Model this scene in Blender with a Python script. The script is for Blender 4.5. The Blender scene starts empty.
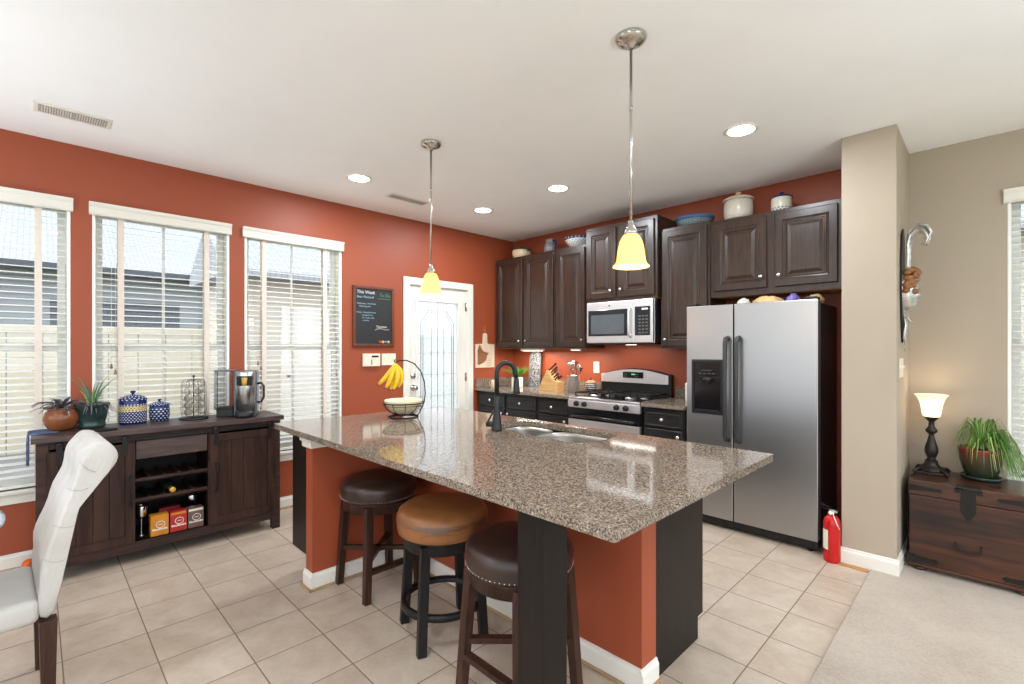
import bpy, bmesh, math, random
from math import sin, cos, pi, radians as R, sqrt
from mathutils import Vector, Matrix
random.seed(7)
sc = bpy.context.scene
COL = sc.collection

# ---------------------------------------------------------------- camera, world, light, exposure
CAM_H = 1.385
cam = bpy.data.objects.new('camera', bpy.data.cameras.new('camera'))
COL.objects.link(cam); sc.camera = cam
cam.location = (0, 0, CAM_H)
cam.rotation_euler = (R(90), 0, R(45))
cam.data.sensor_width = 36.0
cam.data.lens = 478.5 / 1024 * 36
cam.data.shift_x = -2.0 / 1024
cam.data.shift_y = 6.0 / 1024
cam.data.clip_start = 0.02

w = bpy.data.worlds.new('overcast_sky'); sc.world = w; w.use_nodes = True
wn = w.node_tree.nodes; wl = w.node_tree.links
bg = wn['Background']
tc = wn.new('ShaderNodeTexCoord'); sp = wn.new('ShaderNodeSeparateXYZ'); rp = wn.new('ShaderNodeValToRGB')
wl.new(tc.outputs['Generated'], sp.inputs[0]); 
mp = wn.new('ShaderNodeMapRange'); mp.inputs[1].default_value = -1; mp.inputs[2].default_value = 1
wl.new(sp.outputs['Z'], mp.inputs[0]); wl.new(mp.outputs[0], rp.inputs[0])
rp.color_ramp.elements[0].color = (0.86, 0.91, 0.98, 1); rp.color_ramp.elements[0].position = 0.45
rp.color_ramp.elements[1].color = (0.90, 0.96, 1.04, 1); rp.color_ramp.elements[1].position = 0.56
wl.new(rp.outputs[0], bg.inputs[0])
bg.inputs[1].default_value = 1.5

sun = bpy.data.objects.new('sun', bpy.data.lights.new('sun', 'SUN'))
COL.objects.link(sun); sun.data.energy = 0.6; sun.data.angle = R(12); sun.data.color = (1, .96, .9)
sun.rotation_euler = (R(28), R(18), 0)

vs = sc.view_settings
vs.view_transform = 'Standard'; vs.look = 'None'; vs.gamma = 1.0; vs.use_curve_mapping = False
vs.exposure = 1.0
UP_W = 32.0           # watts of one added, unseen fill uplight
LAMP_W = 9.0        # watts of one recessed downlight

# ---------------------------------------------------------------- materials
def srgb(r, g, b):
    f = lambda c: (c/255/12.92) if c/255 <= .04045 else ((c/255+.055)/1.055)**2.4
    return (f(r), f(g), f(b), 1)

class NT:
    def __init__(s, name):
        s.m = bpy.data.materials.new(name); s.m.use_nodes = True
        s.t = s.m.node_tree; s.b = s.t.nodes['Principled BSDF']
    def n(s, typ, **kw):
        x = s.t.nodes.new('ShaderNode'+typ)
        for k, v in kw.items():
            if k.startswith('i_'):
                key = k[2:]; key = int(key) if key.isdigit() else key.replace('_', ' ')
                x.inputs[key].default_value = v
            else: setattr(x, k, v)
        return x
    def l(s, a, b): s.t.links.new(a, b)
    def coord(s, scale=(1,1,1), out='Object', loc=(0,0,0), rot=(0,0,0)):
        c = s.n('TexCoord'); m = s.n('Mapping')
        m.inputs['Scale'].default_value = scale; m.inputs['Location'].default_value = loc; m.inputs['Rotation'].default_value = rot
        s.l(c.outputs[out], m.inputs[0]); return m.outputs[0]
    def noise(s, vec, scale, detail=4, rough=.6, dist=0):
        x = s.n('TexNoise'); x.inputs['Scale'].default_value = scale; x.inputs['Detail'].default_value = detail
        x.inputs['Roughness'].default_value = rough; x.inputs['Distortion'].default_value = dist
        s.l(vec, x.inputs['Vector']); return x.outputs['Fac']
    def ramp(s, fac, stops, interp='LINEAR'):
        x = s.n('ValToRGB'); cr = x.color_ramp; cr.interpolation = interp
        while len(cr.elements) < len(stops): cr.elements.new(.5)
        for e, (p, c) in zip(cr.elements, stops): e.position = p; e.color = c
        s.l(fac, x.inputs[0]); return x.outputs[0]
    def mix(s, fac, a, b, typ='MIX'):
        x = s.n('MixRGB', blend_type=typ)
        for i, v in ((0, fac), (1, a), (2, b)):
            if hasattr(v, 'links'): s.l(v, x.inputs[i])
            else: x.inputs[i].default_value = v
        return x.outputs[0]
    def math(s, op, a, b=0.0, c=None):
        x = s.n('Math', operation=op)
        for i, v in enumerate((a, b) if c is None else (a, b, c)):
            if hasattr(v, 'links'): s.l(v, x.inputs[i])
            else: x.inputs[i].default_value = v
        return x.outputs[0]
    def bump(s, h, strength=.2, dist=.002):
        x = s.n('Bump'); x.inputs['Strength'].default_value = strength; x.inputs['Distance'].default_value = dist
        s.l(h, x.inputs['Height']); s.l(x.outputs[0], s.b.inputs['Normal'])
    def set(s, **kw):
        for k, v in kw.items():
            i = s.b.inputs[k.replace('_', ' ')]
            if hasattr(v, 'links'): s.l(v, i)
            else: i.default_value = v
        return s

def plain(name, col, rough=.5, metal=0, var=.06, scale=12, **kw):
    t = NT(name); v = t.coord()
    n = t.noise(v, scale)
    c0 = tuple(x*(1-var) for x in col[:3])+(1,); c1 = tuple(min(1, x*(1+var)) for x in col[:3])+(1,)
    t.set(Base_Color=t.ramp(n, [(.3, c0), (.7, c1)]), Roughness=rough, Metallic=metal, **kw)
    return t.m

def paint(name, col, rough=.55):
    t = NT(name); v = t.coord()
    n = t.noise(v, 1.2, 3); f = t.noise(v, 220, 2)
    c0 = tuple(x*.97 for x in col[:3])+(1,); c1 = tuple(min(1, x*1.03) for x in col[:3])+(1,)
    t.set(Base_Color=t.ramp(n, [(.3, c0), (.7, c1)]), Roughness=rough); t.bump(f, .08, .001)
    return t.m

def wood(name, dark, light, axis='Z', rough=.4, grain=34, spec=.5, coat=0.0):
    t = NT(name)
    s = {'X': (.09, 1, 1), 'Y': (1, .09, 1), 'Z': (1, 1, .09)}[axis]
    v = t.coord(s)
    n = t.noise(v, grain, 6, .62, 1.4); n2 = t.noise(v, grain*4, 3, .6, .3); n3 = t.noise(t.coord(), 3.0, 2)
    f = t.math('ADD', t.math('MULTIPLY', n, .62), t.math('ADD', t.math('MULTIPLY', n2, .2), t.math('MULTIPLY', n3, .18)))
    t.set(Base_Color=t.ramp(f, [(.38, dark), (.62, light)]), Roughness=rough, Coat_Weight=coat)
    t.b.inputs['Specular IOR Level'].default_value = spec
    t.bump(n2, .12, .001)
    return t.m

def steel(name, col=(.62,.62,.62,1), rough=.3, axis='X', aniso=.0):
    t = NT(name)
    s = {'X': (.02, 1, 1), 'Z': (1, 1, .02), 'Y': (1, .02, 1)}[axis]
    n = t.noise(t.coord(s), 300, 3)
    t.set(Base_Color=col, Metallic=1.0, Roughness=t.ramp(n, [(.3, (rough*.95,)*3+(1,)), (.7, (rough*1.05,)*3+(1,))]))
    return t.m

def emis(name, col, strength, base=None, **kw):
    t = NT(name); n = t.noise(t.coord(), 9)
    b = base or col
    t.set(Base_Color=t.ramp(n, [(.2, tuple(x*.94 for x in b[:3])+(1,)), (.8, b)]), Roughness=.35, **kw)
    t.b.inputs['Emission Color'].default_value = col; t.b.inputs['Emission Strength'].default_value = strength
    return t.m

def uv_dots(name, base, dot, nu, nv, r=.28, bands=(), rough=.2, stagger=True):
    """pottery with a stamped pattern laid round the pot by its UVs; bands = (v0, v1, colour or None, dot colour)"""
    t = NT(name); c = t.n('TexCoord'); s = t.n('SeparateXYZ'); t.l(c.outputs['UV'], s.inputs[0])
    U = t.math('MULTIPLY', s.outputs[0], nu); V = t.math('MULTIPLY', s.outputs[1], nv)
    row = t.math('FLOOR', V)
    if stagger: U = t.math('ADD', U, t.math('MULTIPLY', row, .5))
    fu = t.math('SUBTRACT', t.math('FRACT', U), .5); fv = t.math('SUBTRACT', t.math('FRACT', V), .5)
    d = t.math('SQRT', t.math('ADD', t.math('MULTIPLY', fu, fu), t.math('MULTIPLY', fv, fv)))
    m = t.math('LESS_THAN', d, r)
    colr = t.mix(m, base, dot)
    for (v0, v1, bc, dc) in bands:
        inb = t.math('MULTIPLY', t.math('GREATER_THAN', s.outputs[1], v0), t.math('LESS_THAN', s.outputs[1], v1))
        if dc is None: bcol = bc
        else: bcol = t.mix(m, bc, dc)
        colr = t.mix(inb, colr, bcol)
    t.set(Base_Color=colr, Roughness=rough)
    return t.m

# room surfaces
M = {}
RED = srgb(156, 73, 43)
M['red'] = paint('red wall paint', RED, .5)
M['beige'] = paint('beige wall paint', srgb(176, 162, 144), .6)
M['ceiling'] = paint('white ceiling paint', srgb(248, 249, 250), .8)
M['trim'] = paint('white trim paint', srgb(232, 228, 218), .35)
M['jamb'] = paint('window vinyl', srgb(246, 246, 242), .4)
def tile_mat():
    t = NT('beige ceramic floor tile')
    c = t.n('TexCoord'); s = t.n('SeparateXYZ'); t.l(c.outputs['Object'], s.inputs[0])
    px, py = .307, .3006
    u = t.math('DIVIDE', t.math('ADD', s.outputs[0], .756 + 30*px), px); v = t.math('DIVIDE', t.math('SUBTRACT', s.outputs[1], .384 - 30*py), py)
    fu, fv = t.math('FRACT', u), t.math('FRACT', v)
    iu, iv = t.math('FLOOR', u), t.math('FLOOR', v)
    du = t.math('MINIMUM', fu, t.math('SUBTRACT', 1, fu)); dv = t.math('MINIMUM', fv, t.math('SUBTRACT', 1, fv))
    d = t.math('MINIMUM', du, dv)
    grout = t.math('LESS_THAN', d, .0085)
    cb = t.n('CombineXYZ'); t.l(iu, cb.inputs[0]); t.l(iv, cb.inputs[1])
    wn_ = t.n('TexWhiteNoise'); t.l(cb.outputs[0], wn_.inputs[0])
    vec = t.coord(); va = t.n('VectorMath', operation='ADD'); t.l(vec, va.inputs[0]); t.l(wn_.outputs['Color'], va.inputs[1])
    vec = va.outputs[0]
    n = t.noise(vec, 5, 6, .65, .6); n2 = t.noise(vec, 40, 3)
    f = t.math('ADD', t.math('MULTIPLY', n, .8), t.math('MULTIPLY', n2, .2))
    tc_ = t.ramp(f, [(.32, srgb(176, 156, 137)), (.5, srgb(190, 173, 155)), (.68, srgb(203, 188, 172))])
    tone = t.mix(.06, tc_, wn_.outputs['Color'])
    t.set(Base_Color=t.mix(grout, tc_, srgb(128, 108, 90)), Roughness=t.mix(grout, (.36,)*3+(1,), (.8,)*3+(1,)))
    h = t.math('ADD', t.math('MINIMUM', t.math('MULTIPLY', d, 50), 1.0), t.math('MULTIPLY', n2, .12))
    t.bump(h, .5, .002)
    return t.m
M['tile'] = tile_mat()
def carpet_mat():
    t = NT('cut pile carpet'); v = t.coord()
    n = t.noise(v, 260, 3, .8); n2 = t.noise(v, 3, 3); n3 = t.noise(v, 60, 3)
    f = t.math('ADD', t.math('MULTIPLY', n, .55), t.math('ADD', t.math('MULTIPLY', n2, .25), t.math('MULTIPLY', n3, .2)))
    t.set(Base_Color=t.ramp(f, [(.36, srgb(152, 134, 117)), (.62, srgb(198, 184, 168))]), Roughness=.95)
    t.b.inputs['Sheen Weight'].default_value = .3
    t.bump(f, 1.0, .006)
    return t.m
M['carpet'] = carpet_mat()
def granite_mat(name='speckled brown granite'):
    t = NT(name); v = t.coord()
    vo = t.n('TexVoronoi'); vo.inputs['Scale'].default_value = 230; vo.inputs['Randomness'].default_value = 1; t.l(v, vo.inputs['Vector'])
    sx = t.n('SeparateColor'); t.l(vo.outputs['Color'], sx.inputs[0])
    n = t.noise(v, 150, 4, .7); n2 = t.noise(v, 12, 3)
    f = t.math('ADD', t.math('MULTIPLY', sx.outputs[0], .5), t.math('ADD', t.math('MULTIPLY', n, .4), t.math('MULTIPLY', n2, .1)))
    c = t.ramp(f, [(.20, srgb(44, 40, 40)), (.33, srgb(84, 74, 68)), (.43, srgb(118, 102, 88)), (.53, srgb(144, 126, 106)), (.63, srgb(128, 120, 114)), (.76, srgb(182, 168, 148))])
    t.set(Base_Color=c, Roughness=.07); t.b.inputs['Specular IOR Level'].default_value = .6
    return t.m
M['granite'] = granite_mat()
M['cab'] = wood('dark walnut stained oak', srgb(38, 25, 18), srgb(68, 48, 36), 'Z', .3, 30)
M['cab_x'] = wood('dark walnut stained oak rail', srgb(38, 25, 18), srgb(68, 48, 36), 'X', .3, 30)
M['cab_under'] = wood('clear maple underside', srgb(150, 100, 60), srgb(180, 130, 80), 'X', .5, 20)
M['basecab'] = wood('near black stained cabinet', srgb(28, 27, 28), srgb(48, 46, 45), 'X', .33, 30, spec=.25)
M['espresso'] = wood('espresso panel', srgb(20, 15, 13), srgb(32, 25, 22), 'Z', .42, 24, spec=.22)
M['rustic'] = wood('rustic brown plank', srgb(36, 22, 18), srgb(70, 46, 37), 'Z', .5, 16, spec=.25)
M['rustic_y'] = wood('rustic grey brown plank', srgb(44, 32, 32), srgb(92, 72, 66), 'Y', .42, 16)
M['rustic_dark'] = wood('rustic dark frame', srgb(40, 26, 23), srgb(74, 52, 46), 'Y', .5, 16, spec=.25)
M['stoolwood'] = wood('dark brown stool wood', srgb(42, 26, 20), srgb(72, 46, 36), 'Z', .38, 24, spec=.25)
M['blackwood'] = wood('black painted wood', srgb(18, 17, 17), srgb(36, 33, 32), 'Z', .4, 24, spec=.25)
M['trunk'] = wood('sheesham trunk wood', srgb(30, 16, 10), srgb(88, 48, 28), 'X', .3, 9, coat=.15)
M['lightwood'] = wood('beech wood', srgb(196, 148, 92), srgb(220, 176, 118), 'X', .45, 20)
M['rawwood'] = wood('raw quarter round', srgb(150, 118, 84), srgb(190, 158, 118), 'X', .6, 20)
M['transition'] = wood('oak transition strip', srgb(176, 120, 62), srgb(204, 150, 88), 'X', .4, 20)
M['whitewash'] = wood('whitewashed board', srgb(214, 190, 164), srgb(236, 216, 192), 'Z', .6, 14)
M['steel'] = steel('brushed stainless steel', (.60, .60, .61, 1), .30, 'X')
M['steel_fridge'] = steel('brushed stainless fridge door', (.44, .44, .445, 1), .34, 'X')
M['steel_b'] = steel('bright stainless', (.82, .82, .83, 1), .42, 'X')
M['sinksteel'] = steel('satin sink steel', (.40, .38, .35, 1), .36, 'X')
M['mwscreen'] = plain('perforated microwave window', (.10, .11, .12, 1), .12)
M['nickel'] = steel('satin nickel', (.55, .53, .50, 1), .22, 'Z')
M['knobm'] = steel('pewter knob', (.75, .72, .68, 1), .25, 'Z')
M['chrome'] = plain('chrome', (.8, .8, .8, 1), .08, 1)
M['black'] = plain('black plastic', (.007, .007, .008, 1), .42)
M['blackgloss'] = plain('black gloss enamel', (.008, .008, .009, 1), .12)
M['iron'] = plain('wrought iron', (.02, .018, .017, 1), .45, .6)
M['ironb'] = plain('dark bronze', (.028, .022, .018, 1), .4, .5)
M['white'] = plain('white plastic', srgb(238, 236, 228), .4)
M['ivory'] = plain('ivory plastic', srgb(236, 226, 204), .4)
M['glassdark'] = plain('dark oven glass', (.02, .022, .024, 1), .06)
M['slat'] = plain('white blind slat', srgb(240, 238, 230), .45, 0, .02)
M['slat'].node_tree.nodes['Principled BSDF'].inputs['Subsurface Weight'].default_value = 0
M['tape'] = plain('cream ladder tape', srgb(228, 216, 204), .9, 0, .05, 60)
def leather(name, dark, light, rough=.32):
    t = NT(name); v = t.coord(); n = t.noise(v, 4, 5, .6, .5); vo = t.n('TexVoronoi'); vo.inputs['Scale'].default_value = 180; t.l(v, vo.inputs['Vector'])
    t.set(Base_Color=t.ramp(n, [(.3, dark), (.7, light)]), Roughness=rough); t.bump(vo.outputs['Distance'], .25, .001)
    return t.m
M['leather_dark'] = leather('dark brown leather', srgb(40, 26, 22), srgb(62, 42, 35))
M['leather_tan'] = leather('tan leather', srgb(120, 72, 36), srgb(166, 108, 62))
M['leather_white'] = leather('white leather', srgb(186, 182, 176), srgb(200, 197, 192), .5)
def glass(name, col=(1,1,1,1), rough=0.0, ior=1.45):
    t = NT(name); t.set(Base_Color=col, Roughness=rough, IOR=ior); t.b.inputs['Transmission Weight'].default_value = 1.0
    return t.m
def thin_glass(name, tint=(.97,.98,.98,1), refl=.08):
    t = NT(name); t.t.nodes.remove(t.b)
    tr = t.n('BsdfTransparent'); gl = t.n('BsdfGlossy'); mx = t.n('MixShader'); fr = t.n('Fresnel')
    n = t.noise(t.coord(), 3); 
    tr.inputs[0].default_value = tint; gl.inputs['Roughness'].default_value = .02; fr.inputs[0].default_value = 1.45
    t.l(t.math('MULTIPLY', fr.outputs[0], t.math('ADD', .9, t.math('MULTIPLY', n, .1))), mx.inputs[0])
    t.l(tr.outputs[0], mx.inputs[1]); t.l(gl.outputs[0], mx.inputs[2])
    t.l(mx.outputs[0], t.t.nodes['Material Output'].inputs[0]); return t.m
M['pane'] = thin_glass('window glass')
M['clear'] = thin_glass('clear plastic', (.93, .94, .95, 1))
def shade_mat(name, glow, base, strength):
    t = NT(name); t.t.nodes.remove(t.b); n = t.noise(t.coord(), 22, 4)
    c = t.ramp(n, [(.3, tuple(x*.88 for x in base[:3])+(1,)), (.7, base)])
    df = t.n('BsdfDiffuse'); tl = t.n('BsdfTranslucent'); em = t.n('Emission'); m1 = t.n('MixShader'); ad = t.n('AddShader')
    t.l(c, df.inputs[0]); t.l(c, tl.inputs[0]); em.inputs[0].default_value = glow; em.inputs[1].default_value = strength
    m1.inputs[0].default_value = .5; t.l(df.outputs[0], m1.inputs[1]); t.l(tl.outputs[0], m1.inputs[2])
    t.l(m1.outputs[0], ad.inputs[0]); t.l(em.outputs[0], ad.inputs[1]); t.l(ad.outputs[0], t.t.nodes['Material Output'].inputs[0]); return t.m
M['shade'] = shade_mat('amber alabaster glass', (1.0, .60, .20, 1), (.93, .72, .34, 1), .24)
M['bulb'] = emis('glowing bulb', (1.0, .78, .46, 1), 11)
M['downlight'] = emis('lit downlight lens', (1.0, .97, .93, 1), 6)
M['lampshade'] = shade_mat('lit frosted glass shade', (1.0, .84, .58, 1), (.94, .90, .78, 1), .12)
M['led'] = emis('lit under cabinet bar', (1.0, .9, .78, 1), 1.6)
M['greenled'] = emis('green clock digits', (.05, .5, .12, 1), .6)
M['terra'] = plain('glazed brown pottery', srgb(134, 78, 44), .14, 0, .25, 9)
M['tealpot'] = plain('green black glazed pottery', srgb(42, 62, 60), .16, 0, .5, 14)
M['redpot'] = None
M['soil'] = plain('potting soil', srgb(52, 38, 28), .95, 0, .3, 90)
M['aloe'] = plain('aloe leaf', srgb(84, 128, 96), .45, 0, .2)
M['aloe_pale'] = plain('pale green leaf', srgb(150, 172, 100), .45, 0, .2)
M['succ'] = plain('grey purple succulent leaf', srgb(104, 98, 100), .5, 0, .35, 30)
M['spider'] = plain('spider plant leaf', srgb(104, 150, 62), .45, 0, .25)
M['spider_pale'] = plain('pale spider plant leaf', srgb(176, 186, 112), .5, 0, .2)
M['grass'] = plain('bright green grass blade', srgb(72, 150, 46), .5, 0, .25)
M['banana'] = plain('yellow banana skin', srgb(238, 196, 44), .45, 0, .1, 20)
M['bananatip'] = plain('brown banana tip', srgb(92, 66, 30), .7)
M['cream'] = plain('cream stoneware', srgb(226, 202, 160), .3, 0, .08)
M['greypot'] = plain('grey stoneware', srgb(120, 118, 120), .3, 0, .2)
M['redpaint'] = plain('red enamel', srgb(188, 16, 16), .25)
M['label'] = plain('printed paper label', srgb(226, 220, 204), .6)
M['bluecloth'] = plain('blue woven cloth', srgb(74, 86, 120), .9, 0, .6, 18)
M['slate'] = plain('black chalkboard', srgb(38, 39, 42), .5, 0, .12, 5)
M['frame'] = wood('red brown frame', srgb(82, 40, 24), srgb(116, 62, 38), 'Z', .45, 20)
M['chalkw'] = plain('white chalk', srgb(232, 226, 220), .9)
M['chalkb'] = plain('pale blue chalk', srgb(150, 190, 205), .9)
M['chalkg'] = plain('green chalk', srgb(96, 150, 86), .9)
for n_, c_ in (('mred', (214, 60, 66)), ('myellow', (224, 200, 50)), ('mblue', (64, 150, 196)), ('morange', (226, 190, 60)),
               ('boxo', (204, 132, 28)), ('boxr', (176, 36, 34)), ('boxb', (110, 84, 74)), ('boxd', (120, 16, 30)), ('gold', (206, 160, 60)),
               ('bottle', (26, 40, 26)), ('orange', (214, 96, 20)), ('pink', (190, 60, 80)), ('lav', (110, 96, 170)), ('bread', (214, 176, 124)), ('bronze', (140, 92, 52))):
    M[n_] = plain(n_, srgb(*c_), .4, 0, .12, 20)
M['handlegrey'] = plain('charcoal plastic handle', (.028, .028, .03, 1), .45)
M['silverfoil'] = plain('pod foil', srgb(170, 160, 148), .35, .3)
M['km_grey'] = plain('gunmetal plastic', srgb(104, 110, 120), .3, .5)
M['steelv'] = steel('brushed steel upright', (.55, .56, .58, 1), .28, 'Z')
M['crease_shade'] = plain('grey crease shade', srgb(170, 166, 160), .7)  # colour of the shade drawn into the chair's creases
M['knifeh'] = plain('dark red brown handle', srgb(48, 22, 20), .3)
M['terralid'] = plain('tan glazed lid', srgb(206, 140, 104), .3)
M['greydark'] = plain('dark slate glaze', srgb(62, 62, 72), .25)
M['silver'] = plain('hammered silver metal', (.62, .62, .6, 1), .32, .9, .3, 40)
M['ventback'] = plain('grey duct', srgb(168, 167, 164), .7)
M['grout'] = plain('dark grey mesh', srgb(96, 96, 98), .6)
BLUE = srgb(18, 38, 96); WHITE = srgb(226, 228, 226); YEL = srgb(206, 186, 120)

# ---------------------------------------------------------------- mesh helpers
class MB:
    def __init__(s): s.bm = bmesh.new(); s.uv = s.bm.loops.layers.uv.new('UVMap')
    def box(s, x0, x1, y0, y1, z0, z1, bev=0.0, seg=2):
        g = bmesh.ops.create_cube(s.bm, size=1.0)
        vs_ = g['verts']
        for v in vs_:
            v.co = Vector(((x0+x1)/2+v.co.x*(x1-x0), (y0+y1)/2+v.co.y*(y1-y0), (z0+z1)/2+v.co.z*(z1-z0)))
        if bev > 0:
            es = list({e for v in vs_ for e in v.link_edges})
            bmesh.ops.bevel(s.bm, geom=es, offset=min(bev, .45*min(x1-x0, y1-y0, z1-z0)), segments=seg, profile=.5, affect='EDGES')
        return s
    def obox(s, c, ax, ay, az, dx, dy, dz, bev=0.0):
        """box centred at c with given unit axes and sizes"""
        n0 = len(s.bm.verts); s.box(-dx/2, dx/2, -dy/2, dy/2, -dz/2, dz/2, bev)
        s.bm.verts.ensure_lookup_table()
        m = Matrix((ax, ay, az)).transposed()
        for v in list(s.bm.verts)[n0:]: v.co = Vector(c) + m @ v.co
        return s
    def bar(s, p, q, wx, wy=None, up=(0,0,1), bev=0.0, taper=1.0):
        p, q = Vector(p), Vector(q); d = q-p; L = d.length; az = d/L
        up = Vector(up)
        if abs(az.dot(up)) > .98: up = Vector((1, 0, 0))
        ax = up.cross(az).normalized(); ay = az.cross(ax)
        wy = wy or wx; n0 = len(s.bm.verts)
        s.box(-wx/2, wx/2, -wy/2, wy/2, 0, L, bev)
        m = Matrix((ax, ay, az)).transposed()
        for v in list(s.bm.verts)[n0:]:
            k = 1+(taper-1)*v.co.z/L
            v.co = p + m @ Vector((v.co.x*k, v.co.y*k, v.co.z))
        return s
    def lathe(s, prof, c=(0,0,0), n=32, ax=(0,0,1), cap=True, wob=None, a0=0, a1=2*pi):
        """prof: (r, h) list"""
        az = Vector(ax).normalized(); up = Vector((0,0,1)) if abs(az.z) < .9 else Vector((0, 1, 0))
        u = up.cross(az).normalized() if abs(az.z) < .9 else Vector((1,0,0)); v_ = az.cross(u)
        c = Vector(c); rings = []
        L = [0]
        for i in range(1, len(prof)): L.append(L[-1]+math.hypot(prof[i][0]-prof[i-1][0], prof[i][1]-prof[i-1][1]))
        h0 = min(p[1] for p in prof); h1 = max(p[1] for p in prof)
        for (r, h) in prof:
            ring = []
            for k in range(n):
                a = 2*pi*k/n; rr = r*(wob(a, h) if wob else 1)
                ring.append(s.bm.verts.new(c + az*h + u*(cos(a)*rr) + v_*(sin(a)*rr)))
            rings.append(ring)
        for i in range(len(rings)-1):
            for k in range(n):
                k2 = (k+1) % n
                if prof[i][0] < 1e-6 and prof[i+1][0] < 1e-6: continue
                f = s.bm.faces.new((rings[i][k], rings[i][k2], rings[i+1][k2], rings[i+1][k]))
                hh = [(prof[j][1]-h0)/max(1e-6, h1-h0) for j in (i, i, i+1, i+1)]
                for lp, (uu, vv) in zip(f.loops, ((k/n, hh[0]), ((k+1)/n, hh[1]), ((k+1)/n, hh[2]), (k/n, hh[3]))): lp[s.uv].uv = (uu, vv)
                f.smooth = True
        if cap:
            for ring, pr in ((rings[0], prof[0]), (rings[-1], prof[-1])):
                if pr[0] > 1e-6: s.bm.faces.new(ring)
        return s
    def cyl(s, p, q, r, r2=None, n=20, smooth=True):
        p, q = Vector(p), Vector(q); L = (q-p).length
        return s.lathe([(r, 0), (r if r2 is None else r2, L)], p, n, (q-p))
    def tube(s, pts, r, n=8, closed=False, rs=None, flat=1.0):
        pts = [Vector(p) for p in pts]; N = len(pts); rings = []
        t0 = (pts[1]-pts[0]).normalized(); nrm = t0.orthogonal().normalized()
        for i, p in enumerate(pts):
            a = pts[i-1] if (i > 0 or closed) else pts[i]; b = pts[(i+1) % N] if (i < N-1 or closed) else pts[i]
            t = (b-a).normalized(); nrm = (nrm - t*nrm.dot(t)).normalized(); bn = t.cross(nrm)
            rr = rs[i] if rs else r
            rings.append([s.bm.verts.new(p + nrm*(cos(2*pi*k/n)*rr) + bn*(sin(2*pi*k/n)*rr*flat)) for k in range(n)])
        M_ = N if closed else N-1
        for i in range(M_):
            A, B = rings[i], rings[(i+1) % N]
            for k in range(n):
                f = s.bm.faces.new((A[k], A[(k+1) % n], B[(k+1) % n], B[k])); f.smooth = True
        if not closed: s.bm.faces.new(rings[0]); s.bm.faces.new(rings[-1])
        return s
    def ball(s, c, r, sx=1, sy=1, sz=1, n=16):
        g = bmesh.ops.create_uvsphere(s.bm, u_segments=n, v_segments=max(6, n//2), radius=r)
        for v in g['verts']: v.co = Vector(c) + Vector((v.co.x*sx, v.co.y*sy, v.co.z*sz))
        for f in {f for v in g['verts'] for f in v.link_faces}: f.smooth = True
        return s
    def prism(s, poly, axis, a, b, bev=0.0):
        """poly of 2-D points extruded along axis from a to b. axis X: (y,z); Y: (x,z); Z: (x,y)"""
        def P(u, v, t): return {'X': (t, u, v), 'Y': (u, t, v), 'Z': (u, v, t)}[axis]
        A = [s.bm.verts.new(P(u, v, a)) for u, v in poly]; B = [s.bm.verts.new(P(u, v, b)) for u, v in poly]
        n = len(poly); fa = s.bm.faces.new(A); fb = s.bm.faces.new(B[::-1]); fs = [fa, fb]
        for k in range(n): fs.append(s.bm.faces.new((A[k], B[k], B[(k+1) % n], A[(k+1) % n])))
        if bev > 0:
            es = list(set(fa.edges) | set(fb.edges)); bmesh.ops.bevel(s.bm, geom=es, offset=bev, segments=2, profile=.5, affect='EDGES')
        return s
    def raised(s, o, ux, uz, nn, W, H, prof):
        """panel: concentric rectangles from the outer edge; prof = (inset, height above o plane along nn)"""
        o, ux, uz, nn = Vector(o), Vector(ux), Vector(uz), Vector(nn); prev = None
        for (i, h) in prof:
            r = [s.bm.verts.new(o + ux*a + uz*b + nn*h) for a, b in ((i, i), (W-i, i), (W-i, H-i), (i, H-i))]
            if prev:
                for k in range(4): s.bm.faces.new((prev[k], prev[(k+1) % 4], r[(k+1) % 4], r[k]))
            else: s.bm.faces.new(r[::-1])
            prev = r
        s.bm.faces.new(prev); return s
    def leaf(s, pts, w, th=.0012, up=(0,0,1)):
        """tapered strap leaf with a shallow fold"""
        pts = [Vector(p) for p in pts]; N = len(pts); prev = None
        for i, p in enumerate(pts):
            a = pts[max(0, i-1)]; b = pts[min(N-1, i+1)]; t = (b-a).normalized()
            side = t.cross(Vector(up)); side = side.normalized() if side.length > 1e-3 else Vector((1, 0, 0))
            nn = side.cross(t); k = i/(N-1); ww = w*(.55+.9*k*(1-k)*2)*(1-k**3) + .0004
            ring = [s.bm.verts.new(p+side*ww/2+nn*ww*.15), s.bm.verts.new(p-nn*th), s.bm.verts.new(p-side*ww/2+nn*ww*.15), s.bm.verts.new(p+nn*th)]
            if prev:
                for j in range(4): f = s.bm.faces.new((prev[j], prev[(j+1) % 4], ring[(j+1) % 4], ring[j])); f.smooth = True
            prev = ring
        return s

def mesh_obj(name, mb, mat, parent=None, world=False, smooth=False):
    bmesh.ops.recalc_face_normals(mb.bm, faces=mb.bm.faces[:])
    me = bpy.data.meshes.new(name); mb.bm.to_mesh(me); mb.bm.free()
    o = bpy.data.objects.new(name, me); COL.objects.link(o)
    if mat: me.materials.append(mat)
    if smooth:
        for p in me.polygons: p.use_smooth = True
    if parent is not None:
        o.parent = parent
        if world:
            top = parent
            while top.parent: top = top.parent
            mi = (Matrix.Translation(top.location) @ top.rotation_euler.to_matrix().to_4x4()).inverted()
            me.transform(mi)
    return o
def tag(o, label, cat, group=None):
    o['label'] = label; o['category'] = cat
    if group: o['group'] = group
    return o
def thing(name, label, cat, loc=(0,0,0), rz=0.0, group=None):
    o = bpy.data.objects.new(name, None); COL.objects.link(o); o.empty_display_size = .05
    o.location = loc; o.rotation_euler = (0, 0, rz); return tag(o, label, cat, group)
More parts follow.
